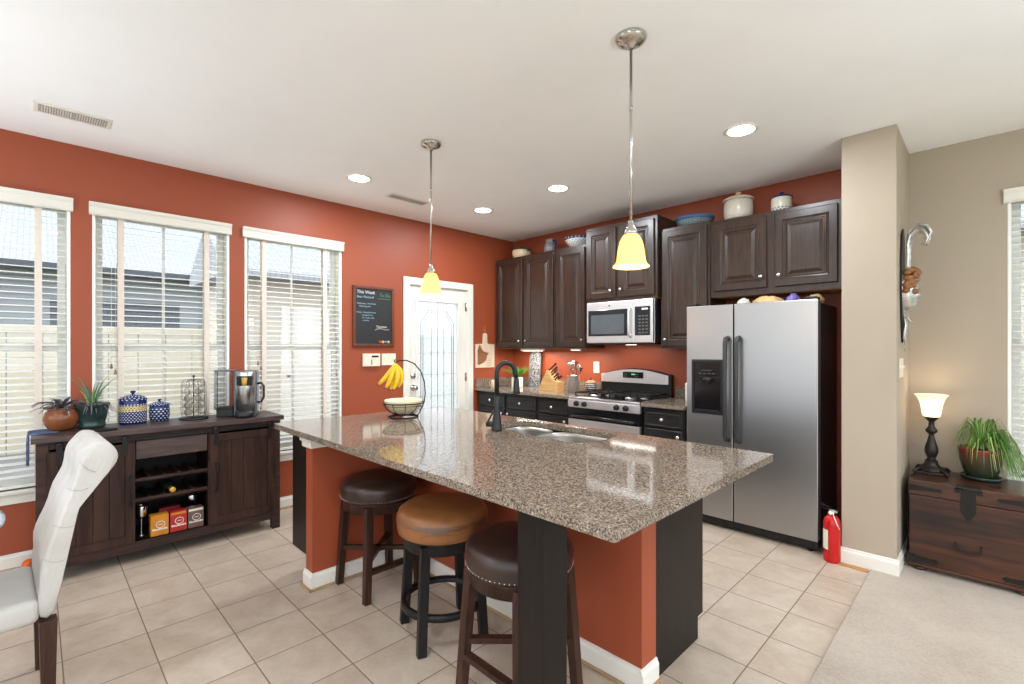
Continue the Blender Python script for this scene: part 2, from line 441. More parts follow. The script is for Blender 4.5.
def part(name, mb, mat, parent, label=None, smooth=False):     # mesh given in the thing's own coordinates
    o = mesh_obj(name, mb, mat, parent, False, smooth)
    if label: o['label'] = label
    return o
def wpart(name, mb, mat, parent, label=None, smooth=False):    # mesh given in world coordinates
    o = mesh_obj(name, mb, mat, parent, True, smooth)
    if label: o['label'] = label
    return o
def single(name, mb, mat, label, cat, loc=(0,0,0), rz=0.0, group=None, smooth=False):
    o = mesh_obj(name, mb, mat, None, False, smooth); o.location = loc; o.rotation_euler = (0, 0, rz); return tag(o, label, cat, group)
def struct(name, mb, mat, parent=None):
    o = mesh_obj(name, mb, mat, parent)
    if parent is None: o['kind'] = 'structure'
    return o
def dup(root, loc, rz, label, group=None):
    r = root.copy(); COL.objects.link(r); r.location = loc; r.rotation_euler = (0, 0, rz); r['label'] = label
    if group: r['group'] = group
    for ch in list(root.children):
        c = ch.copy(); COL.objects.link(c); c.parent = r
        for g in list(ch.children):
            d = g.copy(); COL.objects.link(d); d.parent = c
    return r
def text_mesh(s, size, mat, name, parent, mtx, ext=.0006):
    cu = bpy.data.curves.new('lettering', 'FONT'); cu.body = s; cu.size = size; cu.extrude = ext; cu.shear = .12
    o = bpy.data.objects.new('lettering', cu); COL.objects.link(o)
    dg = bpy.context.evaluated_depsgraph_get(); me = bpy.data.meshes.new_from_object(o.evaluated_get(dg))
    bpy.data.objects.remove(o); bpy.data.curves.remove(cu)
    me.transform(mtx); me.materials.clear(); me.materials.append(mat)
    ob = bpy.data.objects.new(name, me); COL.objects.link(ob); ob.parent = parent; return ob
def lamp(name, typ, loc, energy, col, parent=None, **kw):
    l = bpy.data.lights.new(name, typ); l.energy = energy; l.color = col
    for k, v in kw.items(): setattr(l, k, v)
    o = bpy.data.objects.new(name, l); COL.objects.link(o); o.location = loc
    if parent: o.parent = parent
    return o

# ---------------------------------------------------------------- room shell
XW, YW, ZC = -4.33, 4.31, 2.74
XE, YS = 3.2, -3.0
def wall_with_holes(name, mat, axis, p, a0, a1, holes, th):
    """wall plane at p (inner face), thickness th outward; holes = (u0,u1,z0,z1)"""
    mb = MB(); us = sorted({a0, a1, *[h[0] for h in holes], *[h[1] for h in holes]})
    zs = sorted({0.0, ZC, *[h[2] for h in holes], *[h[3] for h in holes]})
    for i in range(len(us)-1):
        runs = []
        for j in range(len(zs)-1):
            uc, zc = (us[i]+us[i+1])/2, (zs[j]+zs[j+1])/2
            if any(h[0] < uc < h[1] and h[2] < zc < h[3] for h in holes): continue
            if runs and runs[-1][1] == zs[j]: runs[-1][1] = zs[j+1]
            else: runs.append([zs[j], zs[j+1]])
        for z0, z1 in runs:
            if axis == 'x': mb.box(min(p, p+th), max(p, p+th), us[i], us[i+1], z0, z1)
            else: mb.box(us[i], us[i+1], min(p, p+th), max(p, p+th), z0, z1)
    bmesh.ops.remove_doubles(mb.bm, verts=mb.bm.verts[:], dist=1e-5)
    return struct(name, mb, mat)
WIN = [(-.66, .165), (.272, 1.10), (1.21, 2.037)]     # left wall windows, y ranges of the openings
WZ0, WZ1 = .495, 2.362
struct('floor', MB().box(XW-.14, -.535, YS, YW, -.05, 0), M['tile'])
struct('floor_carpet', MB().box(-.535, XE, YS, YW, -.05, .012, .006), M['carpet'])
struct('ceiling', MB().box(XW-.14, XE, YS, YW+.14, ZC, ZC+.1), M['ceiling'])
wall_with_holes('wall_left', M['red'], 'x', XW, YS, YW, [(a, b, WZ0, WZ1) for a, b in WIN] + [(-2.5, -1.0, WZ0, WZ1), (2.765, 3.565, 0, 2.06)], -.14)
wall_with_holes('wall_back', M['red'], 'y', YW, XW-.14, -.55, [], .14)
wall_with_holes('wall_dining', M['beige'], 'y', YW, -.55, XE, [(.066, .92, WZ0, WZ1), (1.2, 2.9, WZ0, WZ1)], .14)
wall_with_holes('wall_behind', M['beige'], 'y', YS, XW-.14, XE, [(-3.8, -2.0, .1, 2.5), (-1.7, .4, .05, 2.5), (.8, 2.8, .1, 2.5)], -.14)
struct('wall_column', MB().box(-.69, -.41, 3.68, YW, 0, ZC, .004), M['beige'])
def base_board(name, segs, mats=None, th=.014, h=.1):
    mb = MB()
    for (x0, y0, x1, y1, nx, ny) in segs:
        # profile: board with an eased top
        L = Vector((x1-x0, y1-y0, 0)); n = Vector((nx, ny, 0))
        pr = [(0, 0), (th, 0), (th, h*.78), (th*.55, h*.88), (th*.5, h*.97), (0, h)]
        A = [mb.bm.verts.new(Vector((x0, y0, 0))+n*p+Vector((0,0,q))) for p, q in pr]
        B = [mb.bm.verts.new(Vector((x1, y1, 0))+n*p+Vector((0,0,q))) for p, q in pr]
        mb.bm.faces.new(A); mb.bm.faces.new(B[::-1])
        for k in range(len(pr)): mb.bm.faces.new((A[k], B[k], B[(k+1) % len(pr)], A[(k+1) % len(pr)]))
    return mb
struct('baseboard_left', base_board('b', [(XW, YS, XW, 2.69, 1, 0)]), M['trim'])
struct('baseboard_dining', base_board('b', [(-.41, YW, XE, YW, 0, -1)]), M['trim'])
struct('baseboard_column', base_board('b', [(-.704, 3.68, -.396, 3.68, 0, -1), (-.41, 3.68, -.41, YW, 1, 0), (-.69, 3.68, -.69, YW-.6, -1, 0)], h=.105), M['trim'])
struct('trim_1', MB().box(-.70, -.545, 3.625, 3.665, 0, .008, .003), M['transition'])
struct('trim_2', MB().prism([(XW+.014, 0), (XW+.03, 0), (XW+.026, .011), (XW+.014, .016)], 'Y', YS, 2.69), M['rawwood'])

# windows on the left wall and the beige wall: generic builder in (u, z) with p = wall plane, s = outward sign
def window(num, axis, p, a, b, out):
    def B(mb, u0, u1, d0, d1, z0, z1, bev=.003):       # d = distance outward from the inner wall face
        lo, hi = sorted((p+out*d0, p+out*d1))
        return mb.box(lo, hi, u0, u1, z0, z1, bev) if axis == 'x' else mb.box(u0, u1, lo, hi, z0, z1, bev)
    z0, z1 = WZ0, WZ1
    fr = MB()
    for u0, u1 in ((a, a+.018), (b-.018, b)): B(fr, u0, u1, .0, .139, z0, z1)
    B(fr, a+.018, b-.018, .0, .139, z1-.018, z1); B(fr, a+.018, b-.018, .05, .139, z0, z0+.02)
    w_ = struct(f'window_{num}', fr, M['jamb'])
    zm = 1.395
    for nm, dd, q0, q1 in (('upper_sash', .105, zm-.02, z1-.018), ('lower_sash', .075, z0+.02, zm+.02)):
        sb = MB(); u0, u1 = a+.02, b-.02
        B(sb, u0, u0+.042, dd, dd+.028, q0, q1); B(sb, u1-.042, u1, dd, dd+.028, q0, q1)
        B(sb, u0+.042, u1-.042, dd, dd+.028, q0, q0+.045); B(sb, u0+.042, u1-.042, dd, dd+.028, q1-.045, q1)
        B(sb, (u0+u1)/2-.009, (u0+u1)/2+.009, dd+.005, dd+.02, q0+.045, q1-.045)
        s_ = mesh_obj(nm, sb, M['jamb'], w_)
        gb = MB(); B(gb, u0+.035, u1-.035, dd+.011, dd+.014, q0+.04, q1-.04, 0); mesh_obj('pane', gb, M['pane'], s_)
    sl = MB(); B(sl, a-.03, b+.03, -.035, .05, z0-.022, z0, .004); mesh_obj('sill', sl, M['trim'], w_)
    ap = MB(); B(ap, a-.02, b+.02, -.014, -.0005, z0-.085, z0-.022, .004); mesh_obj('apron', ap, M['trim'], w_)
    return w_
def blind(axis, p, a, b, label, into, cords=True, tapes=None, detail=True):
    """into = sign pointing into the room; blind hangs in the recess just inside the wall face"""
    def P(u, d, z): return Vector((p+into*d, u, z)) if axis == 'x' else Vector((u, p+into*d, z))
    c = (a+b)/2; t = thing('window_blind', label, 'blind', P(c, 0, WZ0+.03), 0, 'white slatted blinds in the windows')
    def B(mb, u0, u1, d0, d1, z0, z1, bev=.003):
        A, Bq = P(u0, d0, z0), P(u1, d1, z1)
        return mb.box(min(A.x, Bq.x), max(A.x, Bq.x), min(A.y, Bq.y), max(A.y, Bq.y), z0, z1, bev)
    vb = MB()
    # moulded valance with returned ends
    pr = [(0.0, 2.290), (.020, 2.290), (.026, 2.297), (.022, 2.308), (.022, 2.344), (.031, 2.357), (.036, 2.375), (0.0, 2.375)]
    A = [vb.bm.verts.new(P(a-.017, d+.001, z)) for d, z in pr]; Bv = [vb.bm.verts.new(P(b+.012, d+.001, z)) for d, z in pr]
    vb.bm.faces.new(A); vb.bm.faces.new(Bv[::-1])
    for k in range(len(pr)): vb.bm.faces.new((A[k], Bv[k], Bv[(k+1) % len(pr)], A[(k+1) % len(pr)]))
    wpart('valance', vb, M['trim'], t)
    hr = MB(); B(hr, a+.022, b-.022, -.058, -.012, 2.298, 2.342); wpart('headrail', hr, M['slat'], t)
    sl = MB(); tl = R(9); pitch = .0418; z = 2.282; dc = -.036; zb = WZ0+.03
    while z > zb+.03:
        n0 = len(sl.bm.verts)
        pts = []
        for (dd, zz) in ((-.0245, 0), (0, .0022), (.0245, 0), (.0245, .0026), (0, .0048), (-.0245, .0026)):
            pts.append((dc + dd*cos(tl) , z + zz - dd*sin(tl)))
        A = [sl.bm.verts.new(P(a+.021, d, q)) for d, q in pts]; Bv = [sl.bm.verts.new(P(b-.021, d, q)) for d, q in pts]
        sl.bm.faces.new(A); sl.bm.faces.new(Bv[::-1])
        for k in range(6): sl.bm.faces.new((A[k], Bv[k], Bv[(k+1) % 6], A[(k+1) % 6]))
        z -= pitch
    wpart('slats', sl, M['slat'], t)
    br = MB(); B(br, a+.021, b-.021, -.06, -.011, zb-.025, zb-.005); wpart('bottom_rail', br, M['slat'], t)
    for tc_ in tapes or (c-.26, c+.26):
        for dd in (dc+.0262, dc-.0272):
            tb = MB(); B(tb, tc_-.0175, tc_+.0175, dd, dd+.001, zb-.004, 2.30, 0); wpart('ladder_tape', tb, M['tape'], t)
    if cords:
        cb = MB(); 
        for k, (du, zc) in enumerate(((.0, 1.275), (.022, 1.235))):
            u = a+.10+du
            cb.cyl(P(u, .008, zc), P(u, .004, 2.29), .0012, n=6)
        wpart('cord', cb, M['tape'], t)
        for k, (du, zc) in enumerate(((.0, 1.275), (.022, 1.235))):
            u = a+.10+du; q = P(u, .008, zc-.034)
            wpart('tassel', MB().lathe([(.003, 0), (.009, .003), (.0085, .012), (.005, .019), (.007, .025), (.003, .034)], q, 12), M['bronze'], t)
    return t
for i, (a, b) in enumerate(WIN): window(i+1, 'x', XW, a, b, -1)
blind('x', XW, *WIN[0], 'white slatted blind behind the tufted chair, partly cut off by the picture edge', 1)
blind('x', XW, *WIN[1], 'white slatted blind above the blue dotted canisters', 1)
blind('x', XW, *WIN[2], 'white slatted blind beside the chalkboard, behind the coffee maker', 1)
window(4, 'y', YW, .066, .92, 1)
blind('y', YW, .066, .92, 'white slatted blind on the beige wall above the wooden trunk', -1)

# patio door
dr = struct('door_1', MB().box(XW-.055, XW-.010, 2.784, 2.885, .008, 2.045, .002).box(XW-.055, XW-.010, 3.425, 3.545, .008, 2.045, .002).box(XW-.055, XW-.010, 2.885, 3.425, .008, .30, .0).box(XW-.055, XW-.010, 2.885, 3.425, 1.89, 2.045, .0), M['trim'])
def door_parts():
    D = dr; xf = XW-.010
    cs = MB()
    for (y0, y1) in ((2.697, 2.772), (3.558, 3.637)): cs.box(XW+.0005, XW+.02, y0, y1, 0, 2.13, .005)
    cs.box(XW+.0005, XW+.02, 2.772, 3.558, 2.055, 2.13, .005)
    for (y0, y1) in ((2.765, 2.782), (3.547, 3.565)): cs.box(XW-.139, XW+.0, y0, y1, 0, 2.06, 0)
    cs.box(XW-.139, XW, 2.782, 3.547, 2.047, 2.06, 0)
    mesh_obj('casing', cs, M['trim'], D)
    y0, y1, z0, z1 = 2.885, 3.425, .30, 1.89
    mf = MB()
    for a, b, c, d in ((y0-.03, y0+.002, z0-.03, z1+.03), (y1-.002, y1+.03, z0-.03, z1+.03), (y0+.002, y1-.002, z0-.03, z0+.002), (y0+.002, y1-.002, z1-.002, z1+.03)): mf.box(xf-.0, xf+.011, a, b, c, d, .005)
    mesh_obj('lite_frame', mf, M['trim'], D)
    mesh_obj('glass', MB().box(xf-.02, xf-.016, y0, y1, z0, z1), M['frosted'], D)
    cm = MB(); x = xf-.013; r = .0022
    W = y1-y0; def_ = []
    bo = .05; ya, yb = y0+bo, y1-bo; zt, zb = z1-.09, z0+.09; ch = .085
    oct_ = [(ya+ch+.02, zt), (yb-ch-.02, zt), (yb, zt-ch-.05), (yb, zb+ch+.05), (yb-ch-.02, zb), (ya+ch+.02, zb), (ya, zb+ch+.05), (ya, zt-ch-.05)]
    def poly(pts, rr):
        for k in range(len(pts)):
            p, q = pts[k], pts[(k+1) % len(pts)]; cm.bar((x, p[0], p[1]), (x, q[0], q[1]), rr*2, rr*1.4)
    cy, cz = (y0+y1)/2, (zt+zb)/2
    poly(oct_, .0035)
    inner = [(cy+(p-cy)*.88, cz+(q-cz)*.965) for p, q in oct_]; poly(inner, .003)
    vy = [ya+ch+.02, cy-.0, yb-ch-.02]; vy = [cy-.085, cy, cy+.085]
    for v in vy: cm.bar((x, v, zb), (x, v, zt), .004, .003)
    for k in range(1, 6):
        z = zb+(zt-zb)*k/6
        cm.bar((x, y0, z), (x, inner[0][0]-.0, z), .003, .003)
        cm.bar((x, y0, z), (x, y1, z), .003, .003)
        for v in vy:      # small diamond nodes
            for a, b in ((1, 0), (0, 1)):
                cm.bar((x, v-.013*a, z-.035*b), (x, v+.013*a, z+.035*b), .007, .004)
    for v in (cy-.12, cy, cy+.12): cm.bar((x, v, zt), (x, v, z1), .003, .003)
    mesh_obj('leading', cm, M['iron_soft'], D)
    mesh_obj('deadbolt', MB().lathe([(.03, 0), (.03, .008), (.022, .014), (.012, .02), (0, .021)], (xf, 2.826, 1.09), 20, (1,0,0)), M['nickel'], D)
    mesh_obj('knob', MB().lathe([(.032, 0), (.032, .006), (.012, .012), (.012, .03), (.026, .04), (.028, .055), (.018, .066), (0, .068)], (xf, 2.826, .965), 20, (1,0,0)), M['nickel'], D)
    for z in (.25, 1.05, 1.86):
        mesh_obj('hinge', MB().cyl((XW-.004, 3.549, z-.05), (XW-.004, 3.549, z+.05), .007).box(XW-.010, XW-.007, 3.53, 3.549, z-.048, z+.048), M['nickel'], D)
tf = NT('obscure door glass'); tf.t.nodes.remove(tf.b)
a_ = tf.n('BsdfTransparent'); a_.inputs[0].default_value = (.96, .98, .98, 1); b_ = tf.n('BsdfTranslucent'); b_.inputs[0].default_value = (.95, .97, .97, 1); c_ = tf.n('BsdfGlossy'); c_.inputs['Roughness'].default_value = .08
m1_ = tf.n('MixShader'); m2_ = tf.n('MixShader'); m2_.inputs[0].default_value = .07
tf.l(tf.math('ADD', .35, tf.math('MULTIPLY', tf.noise(tf.coord(), 40), .3)), m1_.inputs[0])
tf.l(a_.outputs[0], m1_.inputs[1]); tf.l(b_.outputs[0], m1_.inputs[2]); tf.l(m1_.outputs[0], m2_.inputs[1]); tf.l(c_.outputs[0], m2_.inputs[2]); tf.l(m2_.outputs[0], tf.t.nodes['Material Output'].inputs[0])
M['frosted'] = tf.m
M['iron_soft'] = plain('grey lead came', srgb(120, 124, 126), .5, .3)
door_parts()

# ---------------------------------------------------------------- outside
def shingle_mat():
    t = NT('grey roof shingle'); v = t.coord(); b = t.n('TexBrick'); b.inputs['Scale'].default_value = 3.0
    b.inputs['Color1'].default_value = srgb(156, 160, 166); b.inputs['Color2'].default_value = srgb(164, 168, 174); b.inputs['Mortar'].default_value = srgb(136, 142, 150)
    b.inputs['Mortar Size'].default_value = .03
    t.l(v, b.inputs['Vector']); t.set(Base_Color=b.outputs[0], Roughness=.9); return t.m
def siding_mat(name, col, pitch=.12):
    t = NT(name); c = t.n('TexCoord'); s = t.n('SeparateXYZ'); t.l(c.outputs['Object'], s.inputs[0])
    f = t.math('FRACT', t.math('DIVIDE', s.outputs[2], pitch)); n = t.noise(t.coord(), 6)
    t.set(Base_Color=t.mix(t.math('LESS_THAN', f, .07), col, tuple(x*.62 for x in col[:3])+(1,)), Roughness=.7)
    t.bump(f, .6, .01); return t.m
M['shingle'] = shingle_mat(); M['siding'] = siding_mat('cream lap siding', srgb(208, 202, 184)); M['bluesiding'] = siding_mat('blue grey lap siding', srgb(150, 155, 160))
M['fence'] = plain('cream vinyl fence', srgb(206, 198, 176), .6, 0, .05)
M['patio'] = plain('concrete paving', srgb(112, 112, 112), .9, 0, .1, 8)
M['lawn'] = plain('mown lawn', srgb(84, 96, 56), .95, 0, .3, 40)
M['gutter'] = plain('grey gutter metal', srgb(62, 70, 80), .5)
struct('ground_patio', MB().box(-9.3, XW-.15, -9, 14, -.2, -.04), M['patio'])
struct('ground_lawn', MB().box(-60, 40, -40, 60, -.5, -.21), M['lawn'])
def neighbour():
    h = thing('neighbour_house', 'grey roofed neighbouring house seen through the blinds above the fence', 'house', (-13, -2, -.2))
    wpart('wall', MB().box(-19, -13, -12, 7, -.2, 2.95), M['bluesiding'], h)
    rf = wpart('roof', MB().prism([(-12.5, 2.90), (-12.55, 3.02), (-16, 5.1), (-19.5, 3.02), (-19.5, 2.9)], 'Y', -12.4, 7.4), M['shingle'], h)
    wpart('gutter', MB().box(-12.56, -12.4, -12.4, 7.4, 2.84, 3.0, .02), M['gutter'], h)
    for y in (-6.5, -2.6, .2):
        f = wpart('window', MB().box(-13.01, -12.96, y, y+2.1, 1.5, 2.35, .01), M['gutter'], h)
        wpart('pane', MB().box(-12.962, -12.955, y+.08, y+2.02, 1.58, 2.27), M['gutter'], f)
    f = thing('yard_fence', 'cream privacy fence running between the two houses', 'fence', (-9.6, 0, -.2))
    fb = MB()
    for k in range(54): fb.box(-9.64, -9.6, -10+k*.36, -10+k*.36+.35, -.2, 1.62, .006)
    wpart('boards', fb, M['fence'], f)
    wpart('top_rail', MB().box(-9.67, -9.57, -10, 9.5, 1.62, 1.7, .01), M['fence'], f)
    g = thing('garden_shed', 'cream sided outbuilding with a white door beyond the window by the chalkboard', 'shed', (-8, 3.5, -.2))
    wpart('wall', MB().box(-9.5, -8.0, 2.1, 4.5, -.1, 2.5), M['siding'], g)
    wpart('roof', MB().prism([(-7.7, 2.45), (-7.7, 2.55), (-8.9, 3.3), (-9.9, 2.6), (-9.9, 2.45)], 'Y', 1.9, 4.7), M['shingle'], g)
    dd = wpart('door', MB().box(-8.0, -7.95, 2.75, 3.55, 0, 2.05, .01), M['trim'], g)
    wpart('knob', MB().ball((-7.92, 2.85, .95), .035), M['nickel'], dd)
    wpart('corner_post', MB().box(-8.02, -7.93, 2.02, 2.14, -.1, 2.5), M['gutter'], g)
    n = thing('house_across', 'pale sided house seen through the blind above the trunk', 'house', (1.5, 9.5, -.2))
    wpart('wall', MB().box(-4, 9, 9.5, 14, -.2, 3.0), M['siding'], n)
    wpart('roof', MB().prism([(9.1, 2.95), (9.1, 3.05), (12, 4.9), (14.5, 3.05), (14.5, 2.95)], 'X', -4.4, 9.4), M['shingle'], n)
neighbour()

# ---------------------------------------------------------------- kitchen island
CT = .915
def rounded_rect(x0, x1, y0, y1, r, n=5):
    pts = []
    for cx, cy, a0 in ((x1-r, y1-r, 0), (x0+r, y1-r, 90), (x0+r, y0+r, 180), (x1-r, y0+r, 270)):
        for k in range(n+1): a = R(a0+90*k/n); pts.append((cx+r*cos(a), cy+r*sin(a)))
    return pts
def slab_with_holes(outer, holes, z0, z1, bev=.003):
    """countertop slab: outer outline and hole outlines, filled on both faces"""
    bm = bmesh.new(); tops = []
    for z in (z0, z1):
        es = []; loops = []
        for poly in [outer]+holes:
            vs_ = [bm.verts.new((x, y, z)) for x, y in poly]; loops.append(vs_)
            for k in range(len(vs_)): es.append(bm.edges.new((vs_[k], vs_[(k+1) % len(vs_)])))
        bmesh.ops.triangle_fill(bm, use_beauty=True, use_dissolve=False, edges=es); tops.append(loops)
    for A, B in zip(*tops):
        for k in range(len(A)): bm.faces.new((A[k], A[(k+1) % len(A)], B[(k+1) % len(A)], B[k]))
    mb = MB(); mb.bm.free(); mb.bm = bm; return mb
isl = thing('kitchen_island', 'long kitchen island with a speckled brown granite top over a red painted knee wall', 'kitchen island', (-1.9, 1.75, 0))
sinkL = rounded_rect(-2.14, -1.86, 1.93, 2.225, .07); sinkR = rounded_rect(-1.835, -1.42, 1.89, 2.235, .1)
hole = [(-2.16, 2.0), (-2.14, 1.94), (-2.07, 1.925), (-1.93, 1.925), (-1.85, 1.90), (-1.78, 1.885), (-1.50, 1.885), (-1.43, 1.91), (-1.405, 1.98), (-1.405, 2.16), (-1.43, 2.22), (-1.50, 2.245), (-2.08, 2.245), (-2.14, 2.22), (-2.16, 2.16)]
wpart('countertop', slab_with_holes(rounded_rect(-3.166, -.685, 1.05, 2.315, .012), [hole], .884, CT), M['granite'], isl)
kw = MB(); kw.box(-2.84, -.995, 1.72, 1.835, .0, .884).box(-2.84, -2.752, 1.12, 1.72, 0, .884)
wpart('knee_wall', kw, M['red'], isl)
bb = base_board('b', [(-2.754, 1.12, -2.754, 1.706, 1, 0), (-2.854, 1.12, -2.738, 1.12, 0, -1), (-2.754, 1.72, -.9952, 1.72, 0, -1), (-.995, 1.706, -.995, 1.835, 1, 0)], h=.095)
wpart('baseboard', bb, M['trim'], isl)
qr = MB().box(-2.738, -2.726, 1.094, 1.694, 0, .014, .004).box(-2.866, -2.726, 1.094, 1.106, 0, .014, .004).box(-2.738, -.969, 1.694, 1.706, 0, .014, .004).box(-.981, -.969, 1.706, 1.835, 0, .014, .004)
wpart('quarter_round', qr, M['rawwood'], isl)
cap = MB().box(-2.87, -2.722, 1.092, 1.5, .845, .883, .004).box(-2.86, -2.732, 1.102, 1.5, .812, .845, .003)
wpart('cap_block', cap, M['trim'], isl, 'white block on top of the red stub wall')
wpart('support_post', MB().box(-1.082, -.972, 1.098, 1.215, 0, .884, .003), M['espresso'], isl)
wpart('end_panel', MB().prism([(1.836, 0), (2.235, 0), (2.235, .105), (2.288, .105), (2.288, .884), (1.836, .884)], 'X', -1.012, -.994), M['espresso'], isl)
wpart('cabinet_body', MB().box(-2.84, -1.013, 1.836, 2.268, .1, .70).box(-2.84, -2.17, 1.836, 2.268, .70, .883).box(-1.39, -1.013, 1.836, 2.268, .70, .883).box(-2.84, -1.013, 2.25, 2.268, .70, .883), M['espresso'], isl)
wpart('toe_kick', MB().box(-2.84, -1.0, 1.836, 2.235, 0, .1), M['black'], isl)
for k in range(4):
    x0 = -2.82+k*.455
    dmb = MB().raised((x0+.44, 2.27, .12), (-1,0,0), (0,0,1), (0,1,0), .43, .58, [(0, 0), (0, .018), (.003, .02), (.055, .02), (.06, .013), (.07, .013), (.085, .019)])
    d_ = wpart('door', dmb, M['espresso'], isl)
    wpart('knob', MB().lathe([(.006, 0), (.006, .012), (.014, .018), (.014, .024), (0, .029)], (x0+.06 if k % 2 else x0+.38, 2.29, .64), 14, (0,1,0)), M['knobm'], d_)
    if k in (0, 3):
        wpart('drawer', MB().raised((x0+.44, 2.27, .72), (-1,0,0), (0,0,1), (0,1,0), .43, .15, [(0, 0), (0, .016), (.004, .02)]), M['espresso'], isl)
# shallow cabinet at the window end, open toe space under it
wpart('end_cabinet', MB().box(-3.09, -2.842, 1.135, 2.268, .16, .884, .002), M['espresso'], isl)
wpart('end_toe_kick', MB().box(-2.99, -2.842, 1.30, 2.2, 0, .16), M['black'], isl)

sk = thing('kitchen_sink', 'double bowl stainless steel sink set under the island counter', 'sink', (-1.8, 2.05, .7))
def bowl(poly, depth, top):
    mb = MB(); cx = sum(p[0] for p in poly)/len(poly); cy = sum(p[1] for p in poly)/len(poly); prev = None
    for (k, z) in ((1.03, top), (1.0, top), (.985, top-.02), (.95, top-depth+.03), (.9, top-depth+.008), (.8, top-depth), (.12, top-depth-.006)):
        r = [mb.bm.verts.new((cx+(x-cx)*k, cy+(y-cy)*k, z)) for x, y in poly]
        if prev:
            for i in range(len(r)): f = mb.bm.faces.new((prev[i], prev[(i+1) % len(r)], r[(i+1) % len(r)], r[i])); f.smooth = True
        prev = r
    mb.bm.faces.new(prev); return mb, (cx, cy, top-depth-.005)
for nm, pl, dp in (('small_basin', sinkL, .15), ('large_basin', sinkR, .16)):
    mb, c = bowl(pl, dp, .8835); wpart(nm, mb, M['sinksteel'], sk)
    wpart('drain', MB().lathe([(.0, .004), (.02, .004), (.036, .002), (.042, .0025), (.044, 0)], c, 20), M['chrome'], sk)
fa = thing('kitchen_faucet', 'matt black pull-down faucet standing beside the island sink', 'faucet', (-1.997, 1.858, CT))
part('body', MB().lathe([(.031, 0), (.031, .008), (.027, .03), (.021, .085), (.0165, .15), (.0145, .2)], n=24), M['black'], fa)
arc = [(0, 0, .19), (0, 0, .32)]
for k in range(13): a = pi*k/12; arc.append((.022-.022*cos(a), .052-.052*cos(a), .325+.06*sin(a)))
arc.append((.048, .110, .295))
part('spout', MB().tube(arc, .0135, 14), M['black'], fa)
part('spray_head', MB().lathe([(.0135, 0), (.016, -.02), (.019, -.075), (.022, -.092), (.018, -.096), (0, -.096)], (.0482, .1105, .30), 18), M['black'], fa)
hd = part('handle', MB().cyl((0, 0, .035), (-.052, -.03, .035), .0165), M['black'], fa)
part('lever', MB().tube([(-.048, -.027, .04), (-.044, -.02, .06), (-.032, -.008, .09), (-.022, .002, .115)], .005, 10, rs=[.006, .005, .005, .007]), M['black'], hd)

# ---------------------------------------------------------------- bar stools
def seat_prof(r, z0, z1):
    h = z1-z0
    return [(r*.9, z0), (r*.965, z0+h*.05), (r*.985, z0+h*.2), (r*1.0, z0+h*.42), (r*.995, z0+h*.6), (r*.95, z0+h*.78), (r*.84, z0+h*.9), (r*.6, z0+h*.97), (r*.3, z0+h), (0, z0+h)]
def nailhead_stool(loc, label, rz=0.0):
    t = thing('bar_stool', label, 'bar stool', loc, rz, 'swivel stools along the island')
    part('seat', MB().lathe(seat_prof(.218, .522, .64), n=56), M['leather_dark'], t)
    nb = MB()
    for k in range(72): a = 2*pi*k/72; nb.ball((.2135*cos(a), .2135*sin(a), .537), .0032, n=6)
    part('nailhead_trim', nb, M['nickel'], t)
    part('seat_ring', MB().lathe([(.19, .468), (.2, .468), (.2, .516), (.206, .522), (.19, .522)], n=48), M['stoolwood'], t)
    for sx in (-1, 1):
        for sy in (-1, 1):
            part('leg', MB().bar((sx*.165, sy*.165, 0), (sx*.137, sy*.137, .505), .037, .037, up=(1, 0, 0), bev=.002, taper=1.12), M['stoolwood'], t)
    st = .215
    q = .158
    for (a, b) in (((-q, -q), (q, q)), ((-q, q), (q, -q))):
        part('cross_stretcher', MB().bar((a[0], a[1], st), (b[0], b[1], st), .03, .022), M['stoolwood'], t)
    part('footrest_bar', MB().bar((q, -q, st-.055), (q, q, st-.055), .036, .022, bev=.002), M['stoolwood'], t)
    return t
def tan_stool(loc, rz):
    t = thing('bar_stool', 'stool with a worn tan leather seat and black round footrest', 'bar stool', loc, rz, 'swivel stools along the island')
    part('seat', MB().lathe(seat_prof(.222, .497, .637), n=56), M['tan_worn'], t)
    part('seat_ring', MB().lathe([(.17, .438), (.188, .438), (.19, .45), (.19, .488), (.196, .494), (.17, .494)], n=48), M['blackwood'], t)
    for sx in (-1, 1):
        for sy in (-1, 1):
            part('leg', MB().bar((sx*.152, sy*.152, 0), (sx*.128, sy*.128, .48), .042, .036, up=(1, 0, 0), bev=.003, taper=1.05), M['blackwood'], t)
            part('foot_glide', MB().cyl((sx*.152, sy*.152, -.0), (sx*.152, sy*.152, .006), .012), M['nickel'], t)
    part('foot_ring', MB().lathe([(.176, .148), (.2, .148), (.2, .175), (.176, .175), (.176, .148)], n=48, cap=False), M['blackwood'], t)
    return t
def tanworn():
    t = NT('tan leather worn grey at the rim'); v = t.coord(); n = t.noise(v, 5, 5, .6, .5)
    base = t.ramp(n, [(.3, srgb(122, 74, 38)), (.7, srgb(160, 104, 60))])
    c = t.n('TexCoord'); s = t.n('SeparateXYZ'); t.l(c.outputs['Object'], s.inputs[0])
    nn = t.noise(t.coord((1, 1, 6)), 7, 5, .7)
    band = t.math('MULTIPLY', t.math('GREATER_THAN', s.outputs[2], .545), t.math('LESS_THAN', s.outputs[2], .582))
    worn = t.math('MULTIPLY', band, t.math('GREATER_THAN', nn, .47))
    t.set(Base_Color=t.mix(t.math('MULTIPLY', worn, .75), base, srgb(92, 78, 70)), Roughness=.36)
    t.bump(t.noise(v, 150, 3), .15, .001); return t.m
M['tan_worn'] = tanworn()
nailhead_stool((-2.555, 1.43, 0), 'dark brown nailhead stool closest to the red stub wall')
tan_stool((-1.909, 1.415, 0), R(-17.9))
